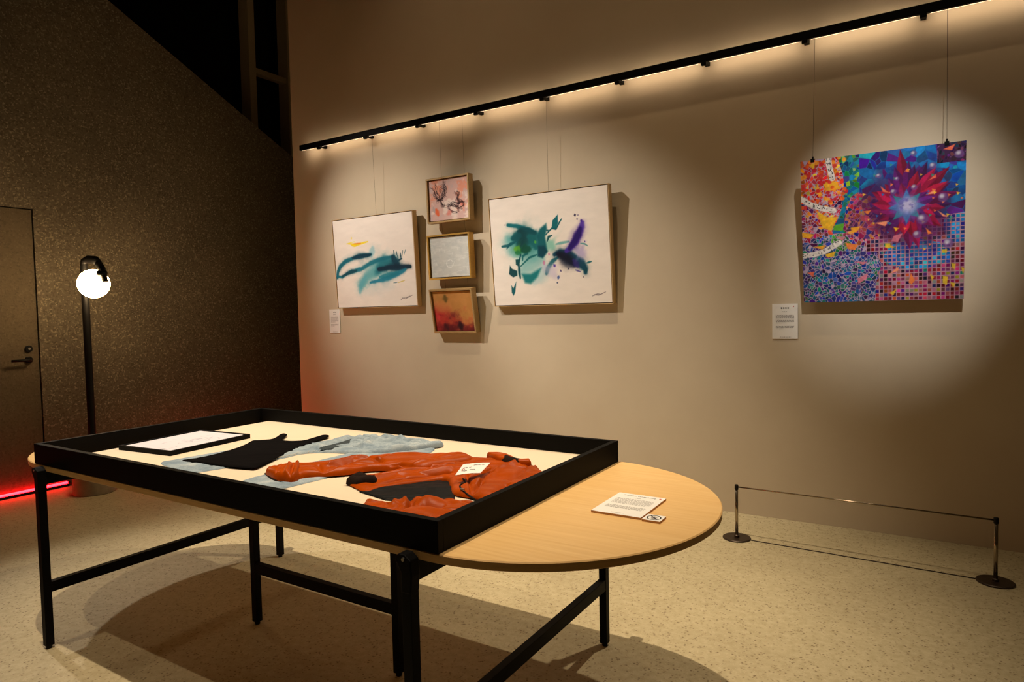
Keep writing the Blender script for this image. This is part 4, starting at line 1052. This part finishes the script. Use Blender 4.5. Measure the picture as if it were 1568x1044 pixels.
    return o
def lerp_h(pts):
    """height field from scattered control heights"""
    p = np.array(pts)
    def f(X, Y):
        wsum = 0; hs = 0
        for x, y, hgt in p:
            w_ = 1 / ((X - x) ** 2 + (Y - y) ** 2 + 0.0008) ** 1.5
            wsum = wsum + w_; hs = hs + w_ * hgt
        return hs / wsum
    return f

jeans = thing('jeans', (-1.9, 1.75, ZB), 'torn faded blue denim jeans lying under the black top and leather jacket', 'jeans')
cloth('trouser_leg', OUTLINES['leg1'], M_DENIM, jeans, 0.010, 0.03, folds=FOLDS['leg1'], noise=0.006, crease=0.007, cscale=14, nscale=16, ang=0.6, seed=4,
      thick=lerp_h([(-2.3, 1.35, 0.005), (-2.1, 1.55, 0.006), (-1.95, 1.75, 0.014), (-1.85, 1.9, 0.020), (-1.7, 2.0, 0.022)]))
cloth('trouser_leg', OUTLINES['leg2'], M_DENIM, jeans, 0.007, 0.03, noise=0.004, nscale=16, ang=0.6, seed=14)
cloth('waist', OUTLINES['waist'], M_DENIM, jeans, 0.03, 0.03, z0=0.004, folds=FOLDS['waist'], noise=0.014, nscale=20, ang=0.3, stretch=2.2, seed=24, g=0.004, crease=0.016, cscale=18, thick=lerp_h([(-1.78, 2.0, 0.034), (-1.70, 2.05, 0.034), (-1.9, 1.93, 0.020), (-1.62, 2.0, 0.018), (-1.5, 2.05, 0.010), (-1.75, 1.85, 0.010)]))
cloth('torn_opening', OUTLINES['rip'], M_DENIMDARK, jeans, 0.003, 0.01, z0=0.0135, noise=0.002, seed=29, g=0.004)  # dark patch over the leg; the rip's inner shade is put into its colour
# row of pale stitches along the open seam
sx = [(-2.02 + 0.0, 0)]
bm = bmesh.new()
seam = OUTLINES['leg1'][13:17]
rs = random.Random(5)
for k in range(len(seam) - 1):
    (xa, ya), (xb, yb) = seam[k], seam[k + 1]
    n = max(2, int(math.hypot(xb - xa, yb - ya) / 0.009))
    for j in range(n):
        f = (j + 0.5) / n
        x, y = xa + (xb - xa) * f - 0.004, ya + (yb - ya) * f + 0.010
        tube(bm, [(x, y, ZB + 0.010), (x + rs.uniform(-0.004, 0.004), y - 0.010, ZB + 0.006 + rs.uniform(-0.003, 0.002))], 0.0008, 5)
part('frayed_thread', bm, M_STITCH, jeans)['kind'] = 'stuff'

cami = thing('camisole', (-2.2, 1.6, ZB), 'black sleeveless camisole top with thin straps, spread over the jeans', 'camisole')
cloth('fabric', OUTLINES['camisole'], M_BLACKKNIT, cami, 0.005, 0.012, z0=0.0085, noise=0.003, nscale=14, ang=0.7, seed=33, g=0.004, smooth_it=1)

jacket = thing('leather_jacket', (-1.4, 1.6, ZB), 'cognac brown leather jacket with dark ribbed hem, laid open in the tray', 'jacket')
cloth('body', OUTLINES['body'], M_LEATHER, jacket, 0.034, 0.05, z0=0.004, folds=FOLDS['body'], noise=0.006, nscale=13, ang=0.35, seed=51, g=0.0035, crease=0.008, cscale=9,
      thick=lerp_h([(-1.62, 1.55, 0.012), (-1.47, 1.50, 0.008), (-1.4, 1.64, 0.014), (-1.45, 1.8, 0.034), (-1.3, 1.7, 0.026), (-1.15, 1.6, 0.022), (-1.1, 1.8, 0.036), (-1.3, 1.9, 0.036)]))
cloth('lining', OUTLINES['lining'], M_LINING, jacket, 0.006, 0.015, z0=0.002, noise=0.008, nscale=22, ang=0.5, seed=61, g=0.004, smooth_it=0, crease=0.004, cscale=16)
cloth('sleeve', OUTLINES['sleeve_far'], M_LEATHER, jacket, 0.034, 0.032, z0=0.006, folds=FOLDS['sleeve_far'], noise=0.006, nscale=13, ang=0.75, stretch=2.4, seed=71, g=0.0035, crease=0.009, cscale=10,
      thick=lerp_h([(-1.92, 1.5, 0.030), (-1.82, 1.53, 0.030), (-1.7, 1.65, 0.032), (-1.55, 1.82, 0.038), (-1.44, 1.93, 0.040)]))
cloth('cuff', OUTLINES['cuff'], M_LEATHER, jacket, 0.036, 0.022, z0=0.006, folds=FOLDS['cuff'], noise=0.004, nscale=18, ang=-0.9, seed=131, g=0.003, crease=0.008, cscale=22, smooth_it=1, fm=0.8)
cloth('cuff_opening', OUTLINES['cuff_in'], M_RIB, jacket, 0.010, 0.008, z0=0.004, seed=141, g=0.003, smooth_it=1)
cloth('ribbed_hem', OUTLINES['hem'], M_RIB, jacket, 0.026, 0.02, z0=0.006, noise=0.006, nscale=30, ang=0.9, seed=81, g=0.003, smooth_it=1, crease=0.006, cscale=40)
cloth('sleeve', OUTLINES['sleeve_near'], M_LEATHER, jacket, 0.036, 0.04, z0=0.002, fm=0.9, folds=FOLDS['sleeve_near'], noise=0.008, nscale=16, ang=0.3, stretch=1.8, seed=91, g=0.0038, crease=0.012, cscale=14)
cloth('collar', OUTLINES['collar'], M_LEATHER, jacket, 0.030, 0.014, z0=0.028, noise=0.008, nscale=24, ang=0.2, seed=101, g=0.003, smooth_it=1, crease=0.006, cscale=24)
cloth('collar_lining', OUTLINES['collar_in'], M_RIB, jacket, 0.020, 0.03, z0=0.036, noise=0.004, nscale=24, seed=111, g=0.0035)
from mathutils.bvhtree import BVHTree
trees = []
for ch in jacket.children:
    vs = [v.co + jacket.location for v in ch.data.vertices]
    trees.append(BVHTree.FromPolygons(vs, [tuple(p.vertices) for p in ch.data.polygons]))
def surf(x, y):
    z = ZB
    for tr in trees:
        hit = tr.ray_cast(Vector((x, y, 2.0)), Vector((0, 0, -1)))
        if hit[0] is not None:
            z = max(z, hit[0].z)
    return z
zpts = [(-1.262 + 0.010 * math.sin(k * 0.7) + 0.075 * k / 9, 1.690 - 0.105 * k / 9) for k in range(10)] + [(-1.16, 1.575), (-1.12, 1.566)]
zp = part('zip', tube(bmesh.new(), [(x, y, surf(x, y) + 0.001) for x, y in zpts], 0.0028, 8), M_LINING, jacket, True)
zx, zy = zpts[9]
part('zip_pull', box((zx - 0.007, zy - 0.004, surf(zx, zy) + 0.002), (zx + 0.007, zy + 0.004, surf(zx, zy) + 0.007)), M_CHROME, zp, bevel=0.001)

# handwritten paper tag resting on the jacket
tg = thing('paper_tag', (-1.23, 1.69, ZB + 0.05), 'white handwritten paper tag lying on the leather jacket', 'paper tag')
TAG = [Vector(p) for p in [(-1.249, 1.6327, 0.805), (-1.1997, 1.7, 0.803), (-1.2279, 1.8001, 0.813), (-1.2679, 1.7005, 0.823)]]
def tag_pt(u, v, off=0.0):
    lo = TAG[0].lerp(TAG[1], u); hi = TAG[3].lerp(TAG[2], u)
    p = hi.lerp(lo, v)
    return p + Vector((0, 0, off + 0.002 * math.sin(math.pi * u)))
bm = bmesh.new()
N = 14
g0 = [[bm.verts.new(tag_pt(max(0, (i / N - (0.10 * abs(j / 4 - 0.5) if i == 0 else 0))), j / 4)) for j in range(5)] for i in range(N + 1)]
g1 = [[bm.verts.new(tag_pt(i / N, j / 4, -0.0012)) for j in range(5)] for i in range(N + 1)]
for i in range(N):
    for j in range(4):
        bm.faces.new((g0[i][j], g0[i + 1][j], g0[i + 1][j + 1], g0[i][j + 1]))
        bm.faces.new((g1[i][j + 1], g1[i + 1][j + 1], g1[i + 1][j], g1[i][j]))
for i in range(N):
    bm.faces.new((g0[i][0], g1[i][0], g1[i + 1][0], g0[i + 1][0])); bm.faces.new((g0[i][4], g0[i + 1][4], g1[i + 1][4], g1[i][4]))
for j in range(4):
    bm.faces.new((g0[0][j], g0[0][j + 1], g1[0][j + 1], g1[0][j])); bm.faces.new((g0[N][j], g1[N][j], g1[N][j + 1], g0[N][j + 1]))
part('card', bm, M_PAPER, tg)
bm = bmesh.new()
rs = random.Random(8)
for (u0, u1, v0) in ((0.46, 0.60, 0.22), (0.62, 0.70, 0.22), (0.74, 0.86, 0.20), (0.14, 0.30, 0.40), (0.34, 0.42, 0.42), (0.20, 0.36, 0.72), (0.44, 0.66, 0.66)):
    n = int((u1 - u0) / 0.016)
    pts = [tag_pt(u0 + (u1 - u0) * k / n, v0 + (0.035 if k % 2 else -0.035) * rs.uniform(0.5, 1.3), 0.0008) for k in range(n + 1)]
    tube(bm, pts, 0.00045, 4)
part('handwriting', bm, M_INK, tg)
part('heart_mark', tube(bmesh.new(), [tag_pt(0.11, 0.55, 0.0008), tag_pt(0.17, 0.48, 0.0008), tag_pt(0.23, 0.55, 0.0008), tag_pt(0.15, 0.70, 0.0008), tag_pt(0.11, 0.55, 0.0008)], 0.0006, 5), M_RED, tg)

# ================================================================== information board and no-touching card
ib = thing('information_board', (-0.728, 1.782, TZ), 'white printed text board with red dot on the oval tabletop', 'information board')
bw, bh = 0.149, 0.208
part('board', box((-0.728 - bw / 2, 1.782 - bh / 2, TZ), (-0.728 + bw / 2, 1.782 + bh / 2, TZ + 0.0058)), M_KRAFT, ib)
part('printed_sheet', box((-0.728 - bw / 2, 1.782 - bh / 2, TZ + 0.0058), (-0.728 + bw / 2, 1.782 + bh / 2, TZ + 0.0064)), M_PAPER, ib)
zt = TZ + 0.0067
to3 = lambda x, y: Vector((-0.728 + x, 1.782 + y, zt))
part('title_text', text_mesh('Charlotte Vanderbourg', 0.0108, Matrix.Translation((-0.730, 1.782 + 0.085, zt))), M_INK, ib)
rnd = random.Random(9)
part('subtitle_text', word_lines(bmesh.new(), -0.012, 0.012, 0.066, 1, 0.01, 0.003, to3, rnd, 1.0), M_INKGREY, ib)
part('body_text', word_lines(bmesh.new(), -0.058, 0.058, 0.050, 8, 0.0072, 0.0024, to3, rnd, 0.9), M_INKGREY, ib)
part('closing_text', word_lines(bmesh.new(), -0.058, 0.058, -0.024, 4, 0.0072, 0.0028, to3, rnd, 0.95), M_INKGREY, ib)
part('credit_text', word_lines(bmesh.new(), -0.018, 0.020, -0.090, 1, 0.008, 0.002, to3, rnd, 1.0), M_INKGREY, ib)
part('red_dot', tube(bmesh.new(), [(-0.728 + 0.062, 1.782 + 0.088, zt - 0.0004), (-0.728 + 0.062, 1.782 + 0.088, zt + 0.0001)], 0.0034, 14), M_RED, ib)
nt = thing('notice_card', (-0.6225, 1.6955, TZ), 'small square card with a crossed-out hand symbol beside the text board', 'notice card')
cxn, cyn, s_ = -0.6225, 1.6955, 0.0255
part('board', box((cxn - s_, cyn - s_, TZ), (cxn + s_, cyn + s_, TZ + 0.0058)), M_KRAFT, nt)
part('printed_sheet', box((cxn - s_, cyn - s_, TZ + 0.0058), (cxn + s_, cyn + s_, TZ + 0.0064)), M_PAPER, nt)
bm = bmesh.new()
n = 40
ri = [bm.verts.new((cxn + 0.0165 * math.cos(2 * math.pi * k / n), cyn + 0.0165 * math.sin(2 * math.pi * k / n), zt)) for k in range(n)]
ro = [bm.verts.new((cxn + 0.0200 * math.cos(2 * math.pi * k / n), cyn + 0.0200 * math.sin(2 * math.pi * k / n), zt)) for k in range(n)]
for k in range(n):
    bm.faces.new((ri[k], ro[k], ro[(k + 1) % n], ri[(k + 1) % n]))
for a, b, hw in (((-0.0125, 0.0125), (0.0125, -0.0125), 0.0019),):
    dx, dy = (b[0] - a[0]), (b[1] - a[1]); L = math.hypot(dx, dy); nx_, ny_ = -dy / L * hw, dx / L * hw
    bm.faces.new([bm.verts.new((cxn + x, cyn + y, zt)) for x, y in ((a[0] + nx_, a[1] + ny_), (b[0] + nx_, b[1] + ny_), (b[0] - nx_, b[1] - ny_), (a[0] - nx_, a[1] - ny_))])
part('prohibition_ring', bm, M_INK, nt)
bm = bmesh.new()
bm.faces.new([bm.verts.new((cxn + x, cyn + y, zt - 0.0001)) for x, y in ((-0.006, -0.010), (0.005, -0.010), (0.0065, -0.001), (-0.0065, -0.001))])
for k, L in enumerate((0.009, 0.0115, 0.011, 0.008)):
    x0 = -0.0064 + k * 0.0033
    bm.faces.new([bm.verts.new((cxn + x, cyn + y, zt - 0.0001)) for x, y in ((x0, -0.001), (x0 + 0.0026, -0.001), (x0 + 0.0026, L), (x0, L))])
bm.faces.new([bm.verts.new((cxn + x, cyn + y, zt - 0.0001)) for x, y in ((0.0055, -0.006), (0.0105, 0.002), (0.0085, 0.0035), (0.0060, -0.001))])
part('hand_symbol', bm, M_INKGREY, nt)

# ================================================================== globe lamp
LX, LY = -5.40, 2.515
lamp = thing('floor_lamp', (LX, LY, 0), 'black floor lamp with glowing white globe and concrete drum base', 'floor lamp')
part('base', lathe(bmesh.new(), [(0.138, 0.0), (0.143, 0.004), (0.143, 0.256), (0.139, 0.26)], LX, LY, 56), M_CONCRETE_BASE, lamp, False)
part('pole', tube(bmesh.new(), [(LX, LY, 0.26), (LX, LY, 1.745)], 0.026, 24), M_BLACKMETAL, lamp, False)
bm = bmesh.new()
tube(bm, [(LX, LY, 1.74), (LX + 0.002, LY + 0.004, 1.765), (LX + 0.03, LY + 0.022, 1.780), (LX + 0.09, LY + 0.040, 1.772), (LX + 0.13, LY + 0.045, 1.745)], [0.026, 0.028, 0.032, 0.032, 0.026], 16)
tube(bm, [(LX + 0.12, LY + 0.045, 1.75), (LX + 0.20, LY + 0.030, 1.700), (LX + 0.245, LY + 0.012, 1.668)], [0.026, 0.026, 0.022], 16)
part('arm', bm, M_BLACKMETAL, lamp, True)
part('knuckle', tube(bmesh.new(), [(LX + 0.250, LY - 0.028, 1.664), (LX + 0.252, LY - 0.026, 1.664), (LX + 0.275, LY + 0.024, 1.664), (LX + 0.277, LY + 0.026, 1.664)], [0.016, 0.021, 0.021, 0.016], 16), M_BLACKMETAL, lamp, True)
part('socket_stem', tube(bmesh.new(), [(LX + 0.262, LY + 0.010, 1.66), (LX + 0.272, LY + 0.014, 1.598)], [0.021, 0.021], 16), M_BLACKMETAL, lamp)
M_GLOBE = emitter('lit_opal_glass', (1.0, 0.68, 0.34), 42.0)
bm = bmesh.new()
bmesh.ops.create_uvsphere(bm, u_segments=40, v_segments=24, radius=0.106)
bmesh.ops.translate(bm, verts=bm.verts[:], vec=(LX + 0.160, LY - 0.012, 1.590))
part('globe', bm, M_GLOBE, lamp, True)

# ================================================================== low barrier in front of the mosaic painting
bar = thing('low_barrier', (-0.31, 3.772, 0), 'low dark metal barrier with thin top bar, on the floor before the mosaic', 'barrier')
ends = ((-0.902, 3.792), (0.285, 3.752))
for x, y in ends:
    part('base_plate', lathe(bmesh.new(), [(0.074, 0.0), (0.077, 0.002), (0.077, 0.006), (0.073, 0.009)], x, y, 48), M_BASEPLATE, bar)
    p = part('post', tube(bmesh.new(), [(x, y, 0.008), (x, y, 0.305)], 0.0085, 20), M_PEWTER, bar, True)
    part('cap', lathe(bmesh.new(), [(0.0095, 0.280), (0.0105, 0.283), (0.0105, 0.306), (0.008, 0.309)], x, y, 20), M_BLACKMETAL, p)
    part('collar', lathe(bmesh.new(), [(0.015, 0.008), (0.015, 0.018), (0.010, 0.022)], x, y, 20), M_BASEPLATE, p)
(xa, ya), (xb, yb) = ends
part('top_bar', tube(bmesh.new(), [(xa, ya, 0.296), (xb, yb, 0.296)], 0.0042, 16), M_PEWTER, bar, True)
ux, uy = (xb - xa), (yb - ya)
L = math.hypot(ux, uy); ux /= L; uy /= L
rs = random.Random(2)
n = 40
pts = [(xa + ux * (0.06 + (L - 0.12) * k / n) + 0, ya + uy * (0.06 + (L - 0.12) * k / n) + rs.uniform(-0.0012, 0.0012), 0.0030) for k in range(n + 1)]
part('floor_line', tube(bmesh.new(), pts, 0.0026, 8), M_BASEPLATE, bar, True)  # thin dark line along the floor from base to base
